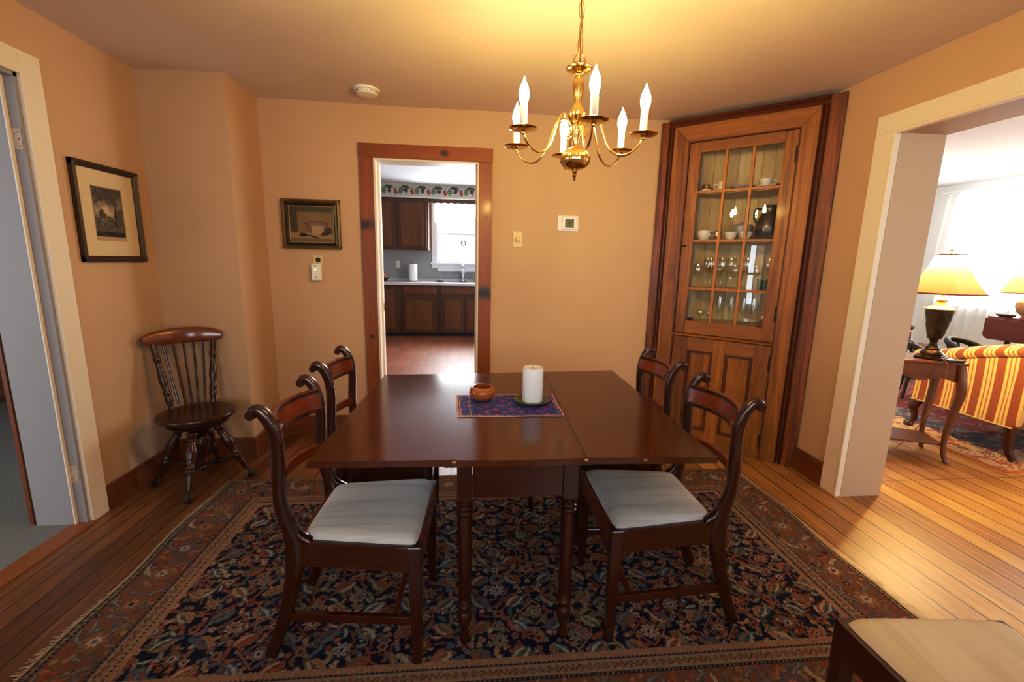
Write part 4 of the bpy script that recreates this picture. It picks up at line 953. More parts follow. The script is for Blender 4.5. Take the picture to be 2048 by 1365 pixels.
def etch_col(u, v):
    u, v = np.clip(u, 0, .999), np.clip(v, 0, .999)
    n = 2.2*sum((vnoise(u, v, f)-.5)*w for f, w in ((4,.8),(9,.6),(20,.5),(45,.4)))
    g = .15+.09*n
    cloud = np.exp(-(((u-.35)/.34)**2+((v-.52)/.15)**2)); g = g+.75*cloud*(.3+vnoise(u, v, 11))
    g = np.where(v < .30+.12*vnoise(u, v, 7), .05+.16*vnoise(u, v, 26), g)
    for cx_, cz_, rx, rz in ((.25,.43,.15,.12), (.86,.44,.17,.16), (.50,.36,.08,.10)):
        g = np.where(((u-cx_)/rx)**2+((v-cz_)/rz)**2+1.6*(vnoise(u, v, 14)-.5) < .9, .04+.16*vnoise(u, v, 30), g)
    tr = np.abs(u-(.76-.05*np.sin(v*5)))-.022; g = np.where((tr < 0) & (v > .2) & (v < .68), .03, g)
    br = np.abs(v-(.70-.9*(u-.62)**2))-.012; g = np.where((br < 0) & (u > .46) & (u < .8), .035, g)
    leafy = (v > .60+.10*np.abs(u-.5)+.22*vnoise(u, v, 9)); g = np.where(leafy, .06+.10*vnoise(u, v, 24), g)
    g = np.where(v < .1, .035+.01*n, g)
    g = np.clip(g, .02, .6)
    return np.stack([g*.85, g*.66, g*.42], -1)
grid_mesh('print_sheet', 150, 210, lambda u, v: (.098-.188*u+.005, u*0+.0088, -.113+.243*v), etch_col, M['vcol'], fp)
MB().box(-.093, .105, .0085, .0087, -.135, .135).build('plate_mark', M['liner'], fp)
# small still life on the far wall
pt = thing('framed_painting', 'small still-life painting of a bowl in a dark gilt frame on the far wall', 'picture', (-1.0975, YF, 1.5355), PI)
fw, fh = .1925, .166
for s_ in (-1, 1):
    for nm, mt_, a, b, c_ in (('frame_side', 'gframe', 0, .022, .030), ('inner_moulding', 'dframe', .022, .042, .022), ('liner', 'liner', .042, .048, .012)):
        MB().prism([(s_*(fw-a), 0), (s_*(fw-a), c_*.8), (s_*(fw-(a+b)/2), c_), (s_*(fw-b), c_*.5), (s_*(fw-b), 0)], -fh+a, fh-a, 'xy').build(nm, M[mt_], pt)
        MB().prism([(0, s_*(fh-a)), (c_*.8, s_*(fh-a)), (c_, s_*(fh-(a+b)/2)), (c_*.5, s_*(fh-b)), (0, s_*(fh-b))], -fw+a, fw-a, 'yz').build(nm, M[mt_], pt)
def still_col(u, v):
    n = np.sin(u*37+v*21)*np.sin(v*53-u*11)
    base = np.empty(u.shape+(3,)); base[:] = C(.22,.145,.06); base *= (.86+.28*rng.random(u.shape))[..., None]*(1+.05*np.sin(u*9+v*4))[..., None]
    base[v > .86] = C(.09,.065,.035); base[(v > .80) & (v <= .86)] = C(.17,.12,.06)
    base[(u < .17) & (v > .28)] = C(.075,.055,.03)
    base[v < .24+.02*np.sin(u*5)] = C(.29,.20,.09); base[(v < .10)] = C(.16,.11,.05)
    sh = ((u-.74)/.22)**2+((v-.32)/.14)**2 < 1; base[sh & (u > .7)] = C(.06,.04,.022)
    bo = (((u-.60)/(.245-.0*(v)))**2+((v-.52)/.30)**2 < 1) & (v < .52); base[bo] = C(.36,.25,.14)
    sd = bo & (u < .47+.1*(.52-v)); base[sd] = C(.17,.10,.06); base[bo & (u > .76)] = C(.22,.14,.08)
    rim = np.abs(np.hypot((u-.60)/.25, (v-.53)/.055)-1) < .16; base[rim] = C(.12,.07,.045)
    base[np.hypot((u-.60)/.22, (v-.53)/.04) < .95] = C(.20,.13,.075)
    sp = np.hypot((u-.29)/.09, (v-.20)/.055) < 1; base[sp] = C(.018,.014,.01)
    hd = (np.abs(v-(.19-.30*(u-.40))) < .018) & (u > .36) & (u < .66); base[hd] = C(.03,.022,.015)
    return base
grid_mesh('painted_panel', 220, 180, lambda u, v: (.145-.290*u, u*0+.006, -.118+.236*v), still_col, M['vcol'], pt)
def plate(m, x0, x1, z0, z1, y, d): m.box(x0, x1, y-d, y, z0, z1); return m
op = thing('outlet_plate', 'ivory wall outlet plate half hidden by a white plug-in unit below the painting', 'outlet', (-1.071, YF, 1.27))
plate(MB(), -.035, .035, -.057, .057, 0, .006).build('cover', M['ivory'], op, bevel=.003)
MB().lathe([(0,0),(.017,0),(.017,.002),(0,.002)], 20, Matrix.Translation((.002,-.0062,.024)) @ Matrix.Rotation(PI/2, 4, 'X')).build('socket', M['black'], op)
dv = thing('plug_in_detector', 'white plug-in detector unit with a green light below the painting', 'detector', (-1.076, YF-.0062, 1.2105))
plate(MB(), -.0335, .0335, -.058, .058, 0, .034).build('body', M['plastic'], dv, bevel=.005)
MB().lathe([(0,0),(.006,0),(.005,.002),(0,.0025)], 16, Matrix.Translation((-.005,-.0335,.016)) @ Matrix.Rotation(PI/2, 4, 'X')).build('indicator_light', M['led'], dv)
m = MB()
for k in range(3): m.box(-.012+k*.001, .006-k*.001, -.0345, -.0338, -.033-k*.004, -.031-k*.004)
m.build('badge', M['black'], dv)
m = MB()
for k, (a, b) in enumerate(((-.018, -.012), (-.010, -.003), (-.001, .006))): m.box(a, b, -.0345, -.0338, .042, .046)
m.build('printed_mark', M['pewter'], dv)
dm = thing('dimmer_switch', 'ivory dimmer switch plate with a round knob right of the kitchen doorway', 'switch', (.338, YF, 1.472))
plate(MB(), -.0345, .0345, -.057, .057, 0, .006).build('cover', M['ivory'], dm, bevel=.003)
MB().lathe([(0,0),(.0185,0),(.0185,.008),(.016,.018),(.013,.021),(0,.021)], 24, Matrix.Translation((0,-.006,0)) @ Matrix.Rotation(PI/2, 4, 'X')).build('knob', M['ivory'], dm, True)
for zz in (-.042, .042): MB().lathe([(0,0),(.003,0),(.002,.0012),(0,.0012)], 10, Matrix.Translation((0,-.006,zz)) @ Matrix.Rotation(PI/2, 4, 'X')).build('screw', M['brassd'], dm)
th_ = thing('thermostat', 'white square thermostat with a small green-grey screen on the far wall', 'thermostat', (.7045, YF+.001, 1.5935))
plate(MB(), -.078, .078, -.056, .056, 0, .012).build('base_plate', M['plastic'], th_, bevel=.008)
plate(MB(), -.047, .058, -.044, .050, -.012, .014).build('body', M['plastic'], th_, bevel=.007)
sc2 = plate(MB(), -.025, .040, -.030, .031, -.0255, .0015).build('screen', M['lcd'], th_)
m = MB(); m.box(.000,.013,-.0275,-.0268,-.008,.014); m.box(.016,.020,-.0275,-.0268,.006,.014); m.build('display_digit', m_plain('lcd_digit', (.045,.055,.02), .4), sc2)
sd = thing('smoke_detector', 'round white smoke detector on the ceiling', 'smoke detector', (-.638, 2.985, H-.001))
MB().lathe([(0,-.034),(.045,-.034),(.060,-.030),(.066,-.022),(.066,-.016),(.060,-.014),(.060,-.010),(.076,-.009),(.078,-.004),(.078,.006),(0,.006)], 40).build('housing', M['plastic'], sd, True, ang=30)
m = MB()
for k in range(14):
    a = 2*PI*k/14; m.box(.058,.0665,-.008,.008,-.0205,-.0175, Matrix.Rotation(a, 4, 'Z'))
m.build('vent_slots', M['black'], sd)

# ------------------------------------------------------------------ kitchen
def kb(name, mat, *bs, parent=None, bevel=.004):
    m = MB()
    for b in bs: m.box(*b)
    return m.build(name, M[mat], parent, bevel=bevel)
def arched(parent, x0, x1, z0, z1, y, arch, mat='oak'):
    """cabinet door: frame plus a raised panel with an optional arched head"""
    d = kb('door', 'oakd', (x0, x1, y-.02, y, z0, z1), parent=parent)
    ins = .055; n = 12; top = z1-ins
    poly = [(x0+ins, z0+ins), (x1-ins, z0+ins)]
    if arch:
        for i in range(n+1):
            u = i/n; poly.append((x1-ins-(x1-x0-2*ins)*u, top-.05+.05*math.sin(PI*u)))
    else: poly += [(x1-ins, top), (x0+ins, top)]
    MB().prism(poly, y-.030, y-.019).build('panel', M[mat], d, bevel=.006)
    return d
FY = 7.55
def base_unit(label, x0, x1, fronts):
    t = thing('base_cabinet', label, 'cabinet', (0, 0, 0), 0, 'kitchen base cabinets')
    kb('carcass', 'oakd', (x0, x1, FY, 8.09, .06, .878), parent=t, bevel=.002)
    kb('toe_kick', 'black', (x0, x1, FY+.07, 8.0, .0, .06), parent=t, bevel=0)
    for f in fronts:
        if f[0] == 'door': arched(t, f[1], f[2], f[3], f[4], FY, f[5])
        else: kb('drawer', 'oak', (f[1], f[2], FY-.02, FY, f[3], f[4]), parent=t, bevel=.008)
    return t
base_unit('tall-door oak base cabinet at the left edge of the kitchen doorway', -2.0, -1.185, [('door', -1.98, -1.63, .075, .855, False), ('door', -1.60, -1.215, .075, .855, False)])
base_unit('oak base cabinet with arched door under the paper towel', -1.18, -.545, [('drawer', -1.125, -.590, .732, .850), ('door', -1.135, -.598, .072, .690, True)])
base_unit('oak sink base cabinet with two doors below the kitchen window', -.54, .60, [('drawer', -.495, .555, .732, .852), ('door', -.497, -.118, .072, .690, False), ('door', -.095, .30, .072, .690, False)])
ct = kb('countertop', 'counter', (-2.0, .60, 7.50, 8.10, .880, .922), (-2.0, .60, 8.085, 8.10, .922, .965), bevel=.006); tag(ct, 'pale grey kitchen counter running under the window', 'countertop')
def upper_unit(label, x0, x1, doors):
    t = thing('upper_cabinet', label, 'cabinet', (0,0,0), 0, 'kitchen wall cabinets')
    kb('carcass', 'oakd', (x0, x1, 7.80, 8.0995, 1.463, 2.334), parent=t, bevel=.002)
    for a, b in doors: arched(t, a, b, 1.475, 2.295, 7.80, False)
    kb('side_panel', 'oak', (x1, x1+.006, 7.80, 8.095, 1.463, 2.31), parent=t, bevel=0)
    return t
upper_unit('oak kitchen wall cabinet at the left, partly behind the door casing', -2.0, -1.262, [(-1.98, -1.64), (-1.61, -1.282)])
upper_unit('oak kitchen wall cabinet beside the window', -1.255, -.728, [(-1.24, -.745)])
# scalloped wooden valance
n = 60; lo = []
for i in range(n+1):
    x = -.720+1.32*i/n; lo.append((x, 2.238+.016*abs(math.cos((x+.1)*PI/.115))**.8))
va = MB().prism([(.60, 2.318), (-.720, 2.318)]+lo, 7.80, 7.82).build('window_valance', M['oakd']); tag(va, 'scalloped dark wood valance board above the kitchen window', 'valance')
sf = sbox('trim_soffit', 'white', (-2.2, 1.7, 7.78, 8.09, 2.335, KC)); sbox('trim_soffit_edge', 'white', (-2.2, 1.7, 7.77, 7.785, 2.318, 2.336))
def border_col(u, v):
    X, Y = -1.7+u*2.3, v*.185
    c = np.empty(X.shape+(3,)); c[:] = C(.52,.49,.42); cv = Canvas(X, Y, 0); cv.c = c
    for k in range(-1, 10):
        x = -1.53+k*.272
        for q in range(26):
            a = rng.random()*.8+.1; w_ = .042*(1-abs(a-.6)); xx = x-.095+rng.normal(0, .4)*w_; yy = .05+a*.09
            w = cv.win(xx, yy, .011)
            if w:
                dd = np.hypot(cv.X[w]-xx, cv.Y[w]-yy); cv.put(w, dd < .011, (C(.10,.03,.09), C(.16,.06,.15), C(.07,.05,.12))[rng.integers(3)])
        for q in range(7): cv.leaf(x-.10+.018*(q-3), .140+.01*(q % 2), .05, .009, 1.2+.2*q, .1, (C(.05,.10,.035), C(.10,.15,.06)))
        cv.flower(x+.005, .068, .036, 2, (C(.42,.035,.025), C(.50,.07,.04)), 1.2); cv.leaf(x+.008, .118, .03, .006, 1.2, 0, (C(.06,.12,.03), C(.1,.14,.06)))
        for dx, dy, r in ((.085, .11, .030), (.07, .075, .028), (.10, .075, .028), (.085, .055, .024)): cv.flower(x+dx, dy, r, 5, (C(.15,.24,.10), C(.20,.28,.14)), k)
    return c
wb = grid_mesh('trim_wallpaper_border', 330, 40, lambda u, v: (-1.7+u*2.3, u*0+7.7785, 2.340+v*.19), border_col, M['vcol']); struct(wb)
ko = thing('outlet_plate', 'white outlet plate on the grey kitchen backsplash', 'outlet', (-1.29, 8.1, 1.21))
plate(MB(), -.036, .036, -.058, .058, 0, .006).build('cover', M['plastic'], ko, bevel=.003); MB().lathe([(0,0),(.012,0),(.012,.002),(0,.002)], 16, Matrix.Translation((0,-.006,-.02)) @ Matrix.Rotation(PI/2, 4, 'X')).build('socket', M['china'], ko)
tw = thing('paper_towel_holder', 'white paper towel roll on a wooden stand on the kitchen counter', 'paper towel', (-1.0, 7.86, .9225))
MB().lathe([(0,0),(.078,0),(.080,.006),(.076,.016),(0,.018)], 28).build('base', M['bowl'], tw, True); MB().lathe([(.02,.019),(.072,.019),(.073,.022),(.073,.292),(.071,.295),(.02,.295)], 32).build('towel_roll', M['paper'], tw, True, ang=50)
MB().lathe([(0,.02),(.010,.02),(.010,.305),(.018,.312),(.018,.325),(.01,.335),(0,.338)], 16).build('post', M['bowl'], tw, True)
sk = thing('kitchen_sink', 'steel drop-in sink rim in the counter below the kitchen window', 'sink', (-.14, 7.83, .9225))
m = MB(); m.box(-.30, .30, -.20, -.165, .0004, .006); m.box(-.30, .30, .165, .20, 0, .006); m.box(-.30, -.265, -.165, .165, 0, .006); m.box(.265, .30, -.165, .165, 0, .006); m.build('rim', M['steel'], sk, bevel=.003)
MB().box(-.265, .265, -.165, .165, .0004, .001).build('basin', m_plain('basin_steel', (.25,.25,.27), .35, 1), sk)
fc = thing('kitchen_faucet', 'chrome gooseneck faucet with white spray head at the kitchen window', 'faucet', (-.14, 8.0, .9287))
MB().lathe([(0,0),(.05,0),(.052,.006),(.03,.02),(.022,.035),(.02,.10),(.024,.105),(.024,.13),(0,.135)], 24).build('body', M['steel'], fc, True)
MB().tube(smoothpath([(0,0,.13),(0,0,.20),(0,-.02,.27),(0,-.07,.30),(0,-.12,.27),(0,-.13,.215)], 5), .011, 10).build('spout', M['steel'], fc, True)
MB().lathe([(0,0),(.020,0),(.030,.02),(.032,.05),(.02,.075),(0,.08)], 20, Matrix.Translation((0,-.13,.15))).build('spray_head', M['plastic'], fc, True)
MB().tube([(.015,0,.115),(.03,0,.17),(.05,-.01,.245)], [.009,.008,.006], 10).build('lever', M['steel'], fc, True)
sb = thing('soap_bottle', 'small dark soap bottle right of the kitchen faucet', 'bottle', (.10, 7.96, .9287-.006))
MB().lathe([(0,0),(.028,0),(.032,.01),(.032,.07),(.026,.095),(.012,.105),(.012,.115),(0,.115)], 20).build('bottle', M['pewter'], sb, True); MB().lathe([(0,.113),(.014,.113),(.014,.128),(.005,.130),(.005,.145),(.016,.147),(.014,.155),(0,.156)], 16).build('pump', M['plastic'], sb, True)
sd_ = thing('sponge_dish', 'small dark dish holding scrubbers left of the kitchen faucet', 'dish', (-.545, 7.9, .9225))
MB().lathe([(0,0),(.05,0),(.085,.014),(.088,.022),(.083,.022),(.05,.008),(0,.008)], 28).build('dish', M['pewter'], sd_, True); MB().lathe([(0,.009),(.026,.012),(.034,.03),(.028,.05),(.012,.06),(0,.062)], 16).build('scrubber', M['steel'], sd_, True)
bo = MB().lathe([(0,0),(.04,0),(.05,.008),(.085,.05),(.09,.06),(.086,.06),(.05,.02),(0,.012)], 28).build('fruit_bowl', M['pewter'], None, True); bo.location = (-1.50, 7.84, .9225); tag(bo, 'dark bowl holding oranges at the left end of the kitchen counter', 'bowl')
o0 = None
for i, (dx, dy, dz, lb) in enumerate(((-.038, -.01, .062, 'left'), (.036, -.014, .062, 'right'), (0, .04, .062, 'back'), (.0, .0, .105, 'top'))):
    if o0 is None:
        o0 = MB().lathe([(0,-.034),(.012,-.0325),(.026,-.023),(.035,-.004),(.034,.010),(.024,.026),(.010,.0335),(.004,.032),(0,.031)], 20).build('orange', M['orange'], None, True); oo = o0
    else: oo = o0.copy(); COL.objects.link(oo)
    oo.location = (-1.50+dx, 7.84+dy, .9225+dz-.006); tag(oo, {'left': 'orange fruit at the left in the dark kitchen bowl', 'right': 'orange fruit at the right in the dark kitchen bowl', 'back': 'orange fruit at the back of the dark kitchen bowl', 'top': 'topmost orange fruit on the dark kitchen bowl'}[lb], 'orange', 'oranges in the kitchen bowl')
wr = MB().tube([(.038*math.cos(2*PI*i/24), 0, .038*math.sin(2*PI*i/24)) for i in range(24)], .011, 10, closed=True); wr.tube([(0,0,.045),(0,.004,.17)], .0008, 5)
wo = wr.build('window_wreath', m_plain('wreath_green', (.055,.075,.03), .7, 0, .6, 60), None, True); wo.location = (-.132, 8.115, 1.607); tag(wo, 'small dark ring wreath hanging in the kitchen window', 'wreath')
def curtain(name, label, p0, p1, z0, z1, amp, waves, group=None, seed=0, flare=0, hem=None):
    r = np.random.default_rng(seed); n = waves*8; k = 10; vs = []; fs = []
    a, b = np.array(p0, float), np.array(p1, float); d = (b-a); Ld = np.hypot(*d); nn = np.array([-d[1], d[0]])/Ld
    ph = np.cumsum(r.uniform(.6, 1.4, n+1)); ph = ph/ph[-1]*waves*2*PI
    for j in range(k+1):
        t_ = j/k
        for i in range(n+1):
            u = i/n; q = a+d*u+nn*(amp*(.55+.45*t_)*math.sin(ph[i])+amp*.4*math.sin(ph[i]*.37+seed)) + (d/Ld)*flare*t_*(1-u)*-1
            zb = z0 if hem is None else hem(u); vs.append((q[0], q[1], z1+(zb-z1)*t_))
    for j in range(k):
        for i in range(n): fs.append((j*(n+1)+i, j*(n+1)+i+1, (j+1)*(n+1)+i+1, (j+1)*(n+1)+i))
    o = MB().add(vs, fs).build(name, M['lace'], None, True, ang=180); tag(o, label, 'curtain', group); return o
curtain('sheer_curtain', 'short white sheer curtain across the top of the kitchen window', (-.66, 8.055), (.52, 8.055), 1.80, 2.28, .012, 16, None, 3, 0, lambda u: 1.95+.10*min(1, u*3) if u < .5 else 2.05)

# ------------------------------------------------------------------ living room
e1 = Vector((-.92, .39, 0)); angs = math.atan2(.39, -.92)+PI   # table width runs along -e1
stb = thing('side_table', 'small cherry side table with cabriole legs beside the striped sofa', 'table', (3.125, 2.778, 0), angs)
wx, wy, tz = .245, .165, .712     # half sizes ; local -y faces the dining room
MB().box(-wx, wx, -wy, wy, tz-.018, tz).build('tabletop', M['cherry'], stb, bevel=.006)
def scal(x): return .585-.022*math.cos(x/ (wx-.03)*PI*2)*(1 if abs(x) < wx-.03 else 0)
for yy in (-wy+.03, wy-.03):
    n = 16; lo = [((-wx+.03)+(2*wx-.06)*i/n, .572+.028*math.sin(PI*i/n*2)**2-.0) for i in range(n+1)]
    MB().prism([(wx-.03, tz-.018), (-wx+.03, tz-.018)]+lo, yy-.008, yy+.008).build('apron', M['cherry'], stb)
for xx in (-wx+.03, wx-.03): MB().box(xx-.008, xx+.008, -wy+.03, wy-.03, .575, tz-.018).build('apron', M['cherry'], stb)
for sx in (-1, 1):
    for sy in (-1, 1):
        pts = smoothpath([(0,0,tz-.018),(.004,.003,.64),(.016,.012,.56),(.020,.014,.48),(.006,.004,.36),(-.006,-.004,.22),(-.004,-.003,.10),(.008,.006,.03),(.022,.016,0)], 5)
        pts = [(sx*(wx-.028+p.x), sy*(wy-.028+p.y), p.z) for p in pts]; nn_ = len(pts)
        rd = np.interp(np.linspace(0, 1, nn_), [0,.15,.3,.45,.7,.9,1], [.022,.024,.025,.021,.0145,.0125,.014]).tolist()
        MB().sweep(pts, (1,0,0), rd, rd, 12, .65).build('leg', M['cherryz'], stb, True)
MB().box(-wx+.035, wx-.035, -wy+.035, wy-.035, .118, .132).build('shelf', M['cherry'], stb, bevel=.003)
def table_lamp(label, loc, s=1.0):
    t = thing('table_lamp', label, 'lamp', loc, .5); t.scale = (.66, .66, 1)
    m = MB(); m.box(-.115, .115, -.115, .115, 0, .018); m.box(-.10, .10, -.10, .10, .018, .030); m.build('plinth', M['lampb'], t, bevel=.006)
    MB().lathe([(.09,.030),(.098,.036),(.085,.05),(.060,.062),(.062,.072),(.046,.085),(.036,.10),(.030,.115),(.042,.128),(.036,.138)], 32).build('foot', M['lampb'], t, True)
    # urn with raised diamond relief
    n, k = 64, 40; vs = []; fs = []
    for j in range(k+1):
        v = j/k; r = .050+.062*v**.75 - .012*max(0, v-.9)*10*.1
        for i in range(n):
            a = 2*PI*i/n; rel = .005*abs(math.sin(a*4+v*7))*abs(math.sin(a*4-v*7)); vs.append(((r+rel)*math.cos(a), (r+rel)*math.sin(a), .138+.20*v))
    for j in range(k):
        for i in range(n): fs.append((j*n+i, j*n+(i+1) % n, (j+1)*n+(i+1) % n, (j+1)*n+i))
    MB().add(vs, fs).build('urn', M['lampb'], t, True, ang=180)
    MB().lathe([(0,.336),(.112,.336),(.130,.340),(.134,.347),(.110,.352),(.060,.366),(.034,.380),(.030,.392),(.045,.400),(.046,.408),(.028,.418),(.012,.425),(.010,.47),(0,.47)], 36).build('collar', M['lampg'], t, True, ang=50)
    sh = empty('lamp_shade'); sh.parent = t; sh.location = (0, 0, .452)
    n = 6; vs = []; fs = []; kk = 10
    for j in range(kk+1):
        v = j/kk; r = .31+(.115-.31)*v - .035*math.sin(PI*v)*(1-v*.3)
        for i in range(n*6):
            a = 2*PI*i/(n*6); cut = 1/ max(.0001, math.cos(((a+PI/n) % (2*PI/n))-PI/n))**.8
            vs.append((r*cut*.93*math.cos(a), r*cut*.93*math.sin(a), .258*v))
    N6 = n*6
    for j in range(kk):
        for i in range(N6): fs.append((j*N6+i, j*N6+(i+1) % N6, (j+1)*N6+(i+1) % N6, (j+1)*N6+i))
    MB().add(vs, fs).build('shade_fabric', M['shade'], sh, True, ang=30)
    for r, zz, th in ((.31, 0, .005), (.115, .258, .004)):
        pts = []
        for i in range(N6):
            a = 2*PI*i/N6; cut = 1/max(.0001, math.cos(((a+PI/n) % (2*PI/n))-PI/n))**.8; pts.append((r*cut*.935*math.cos(a), r*cut*.935*math.sin(a), zz))
        MB().tube(pts, th, 6, closed=True).build('shade_trim', M['sill'], sh, True)
    MB().lathe([(0,.71),(.008,.71),(.008,.722),(.018,.728),(.018,.736),(.006,.742),(0,.748)], 14).build('finial', M['lampg'], t, True)
    return t
table_lamp('lit bronze urn table lamp with a tan panelled shade on the small side table', (3.205, 2.715, tz+.0005))
sh_ = MB().lathe([(0,0),(.020,.002),(.036,.014),(.044,.032),(.040,.052),(.046,.062),(.034,.076),(.018,.084),(0,.086)], 20, lobes=9, amp=.12).build('seashell', m_plain('cream_shell', (.72,.55,.36), .5, 0, .3, 40), None, True)
sh_.location = (2.985, 2.80, tz+.0005); tag(sh_, 'cream ribbed shell on the left of the small side table', 'shell')
rm = MB().box(-.055, .055, -.02, .02, 0, .016).build('remote_control', M['black'], None, bevel=.005); rm.location = (3.232, 2.585, tz+.0005); rm.rotation_euler = (0,0,angs+.2); tag(rm, 'small black remote beside the lamp on the side table', 'remote')
cdp = smoothpath([(3.172,2.600,tz+.006),(3.162,2.575,tz+.004),(3.152,2.552,.66),(3.12,2.555,.50),(3.07,2.575,.30),(3.00,2.60,.16),(2.93,2.63,.05),(2.86,2.67,.004)], 6)
cdo = MB().tube(cdp, .003, 8).build('lamp_cord', M['sill'], None, True); tag(cdo, 'thin brown cord trailing from the lamp down past the side table', 'cord')
# striped sofa: seen from behind its left arm
sf_ = thing('striped_sofa', 'gold and rust striped sofa with a rolled arm and dark wooden legs', 'sofa', (3.74, 2.55, 0), 0)
m = MB()
arm = [(0, .245), (.0, .60), (.012, .66)]
n = 14; vs = []; fs = []
# arm outer panel with swooping top (local y along the arm, 0 = back)
def armtop(y): return .79-.17*min(1, max(0, (y-.05)/.62))**1.1
ys = [i*.71/n for i in range(n+1)]
for y in ys:
    zt = armtop(y)-.05
    for zz in np.linspace(.243, zt, 6): vs.append((0.004*math.sin((zz-.243)/(zt-.243)*PI), y, zz))
for y in ys:
    zt = armtop(y)-.05
    for zz in np.linspace(.243, zt, 6): vs.append((.10, y, zz))
K6 = 6; off = (n+1)*6
for i in range(n):
    for j in range(5):
        a = i*6+j; fs.append((a, a+1, a+7, a+6)); b = off+a; fs.append((b, b+6, b+7, b+1))
for i in range(n):
    a = i*6; fs.append((a, a+6, off+a+6, off+a)); a = i*6+5; fs.append((a, off+a, off+a+6, a+6))
fs.append(tuple(range(6))+tuple(off+j for j in range(5, -1, -1))); fs.append(tuple(n*6+j for j in range(5, -1, -1))+tuple(off+n*6+j for j in range(6)))
MB().add(vs, fs).build('arm_panel', M['stripe'], sf_, True)
pts = [(.035, -.03+(.77)*i/16, armtop(-.03+.77*i/16)-.005) for i in range(17)]
MB().tube(pts, [.052+.006*math.sin(i) * 0 for i in range(17)], 20).build('arm_roll', M['stripe'], sf_, True, ang=60)
# back, leaning, continuing to the right out of view
bv = [(0,-.03,.245),(1.25,-.03,.245),(1.25,.12,.245),(0,.12,.245)]; tv = [(0,-.10,.80),(1.25,-.10,.90),(1.25,.04,.90),(0,.04,.80)]
MB().hexa(bv, tv).build('back', M['stripe'], sf_, bevel=.03, bseg=4)
MB().box(.10, 1.15, .12, .70, .245, .40).build('seat_base', M['stripe'], sf_, bevel=.02); MB().box(.11, 1.14, .13, .72, .40, .50).build('seat_cushion', M['stripe'], sf_, bevel=.035, bseg=4)
MB().box(1.15, 1.25, 0, .71, .245, .62).build('arm_panel', M['stripe'], sf_, bevel=.03, bseg=3)
MB().tube([(-.003, .0, .247), (-.003, .71, .245)], .006, 8).build('piping', M['liner'], sf_, True)
for x in (.035, 1.20):
    pts = smoothpath([(x,.03,.25),(x,.028,.16),(x,.012,.07),(x,-.026,0.017)], 5); MB().sweep(pts, (1,0,0), np.linspace(.030,.019,len(pts)).tolist(), np.linspace(.028,.018,len(pts)).tolist(), 12, .6).build('rear_leg', M['mahog'], sf_, True)
for x in (.02, 1.20):
    pts = smoothpath([(x+.06,.64,.245),(x+.0,.665,.225),(x-.022,.678,.18),(x-.004,.675,.12),(x+.006,.678,.07),(x-.008,.692,.035)], 5)
    m = MB().sweep(pts, (1,.2,0), np.interp(np.linspace(0,1,len(pts)), [0,.3,.6,1], [.035,.034,.021,.02]).tolist(), np.interp(np.linspace(0,1,len(pts)), [0,.3,.6,1], [.02,.034,.021,.02]).tolist(), 12, .8)
    m.lathe([(0,0.007),(.03,.009),(.036,.022),(.03,.04),(.0,.05)], 16, Matrix.Translation((x-.012,.70,0))); m.build('claw_foot', M['mahog'], sf_, True)
def rug2_col(u, v):
    X, Y = u*2.3, v*3.2; c = np.empty(X.shape+(3,)); c[:] = C(.20,.055,.055); cv = Canvas(X, Y, 0); cv.c = c
    e = np.minimum(np.minimum(X, 2.3-X), np.minimum(Y, 3.2-Y))
    c[e < .62] = C(.10,.105,.14)
    c[e < .34] = C(.46,.33,.22)
    for q in range(1500):
        x, y = rng.random()*2.3, rng.random()*3.2; ee = min(x, 2.3-x, y, 3.2-y)
        if ee < .34: cols = (C(.38,.12,.07), C(.15,.15,.14), C(.55,.42,.28), C(.30,.10,.06))
        elif ee < .62: cols = (C(.22,.21,.22), C(.06,.065,.10), C(.30,.22,.18))
        else: cols = (C(.26,.10,.09), C(.14,.04,.045), C(.30,.18,.14))
        cv.leaf(x, y, .10+.06*rng.random(), .016, rng.random()*PI, .2*rng.normal(), (cols[rng.integers(len(cols))], cols[rng.integers(len(cols))]), lambda a, b: np.ones(a.shape, bool))
    c[e < .025] = C(.45,.14,.05)
    return c
rg2 = grid_mesh('oriental_rug', 230, 320, lambda u, v: (3.55+u*2.3, 2.40+v*3.2, u*0+.004), rug2_col, M['rug'])
so = rg2.modifiers.new('thick', 'SOLIDIFY'); so.thickness = .0035; so.offset = -1
tag(rg2, 'rose and blue oriental rug under the striped sofa in the next room', 'rug')
# far drop-leaf table with a second lamp
dt = thing('drop_leaf_table', 'dark red drop-leaf table with its leaf hanging, behind the striped sofa', 'table', (0,0,0))
MB().box(5.09, 5.50, 2.75, 3.86, .868, .888).build('tabletop', M['maht'], dt, bevel=.004)
poly = [(2.75, .868), (3.858, .868), (3.858, .715)]+[(3.858-.05+.05*math.cos(a), .715-.05*math.sin(a)) for a in np.linspace(0, PI/2, 7)[1:]]+[(2.75, .665)]
MB().prism(poly, 5.065, 5.087, 'yz').build('table_leaf', M['maht'], dt, bevel=.003)
MB().box(5.13, 5.46, 2.80, 3.74, .75, .867).build('apron', M['maht'], dt, bevel=.003)
for x in (5.15, 5.44):
    for y in (2.83, 3.70): MB().lathe([(.012,.007),(.018,.03),(.014,.06),(.022,.3),(.026,.6),(.02,.66),(.028,.69),(.028,.76)], 14, Matrix.Translation((x, y, 0))).build('leg', M['mahog'], dt, True)
l2 = thing('table_lamp', 'lit lamp with round painted pot base on the far drop-leaf table', 'lamp', (5.2, 3.62, .8885))
MB().lathe([(0,0),(.05,0),(.055,.01),(.045,.018),(.085,.06),(.10,.11),(.092,.15),(.05,.185),(.03,.195),(.035,.203),(.01,.21),(.008,.27),(0,.27)], 28).build('pot', M['pot'], l2, True)
s2 = empty('lamp_shade'); s2.parent = l2; s2.location = (0,0,.235)
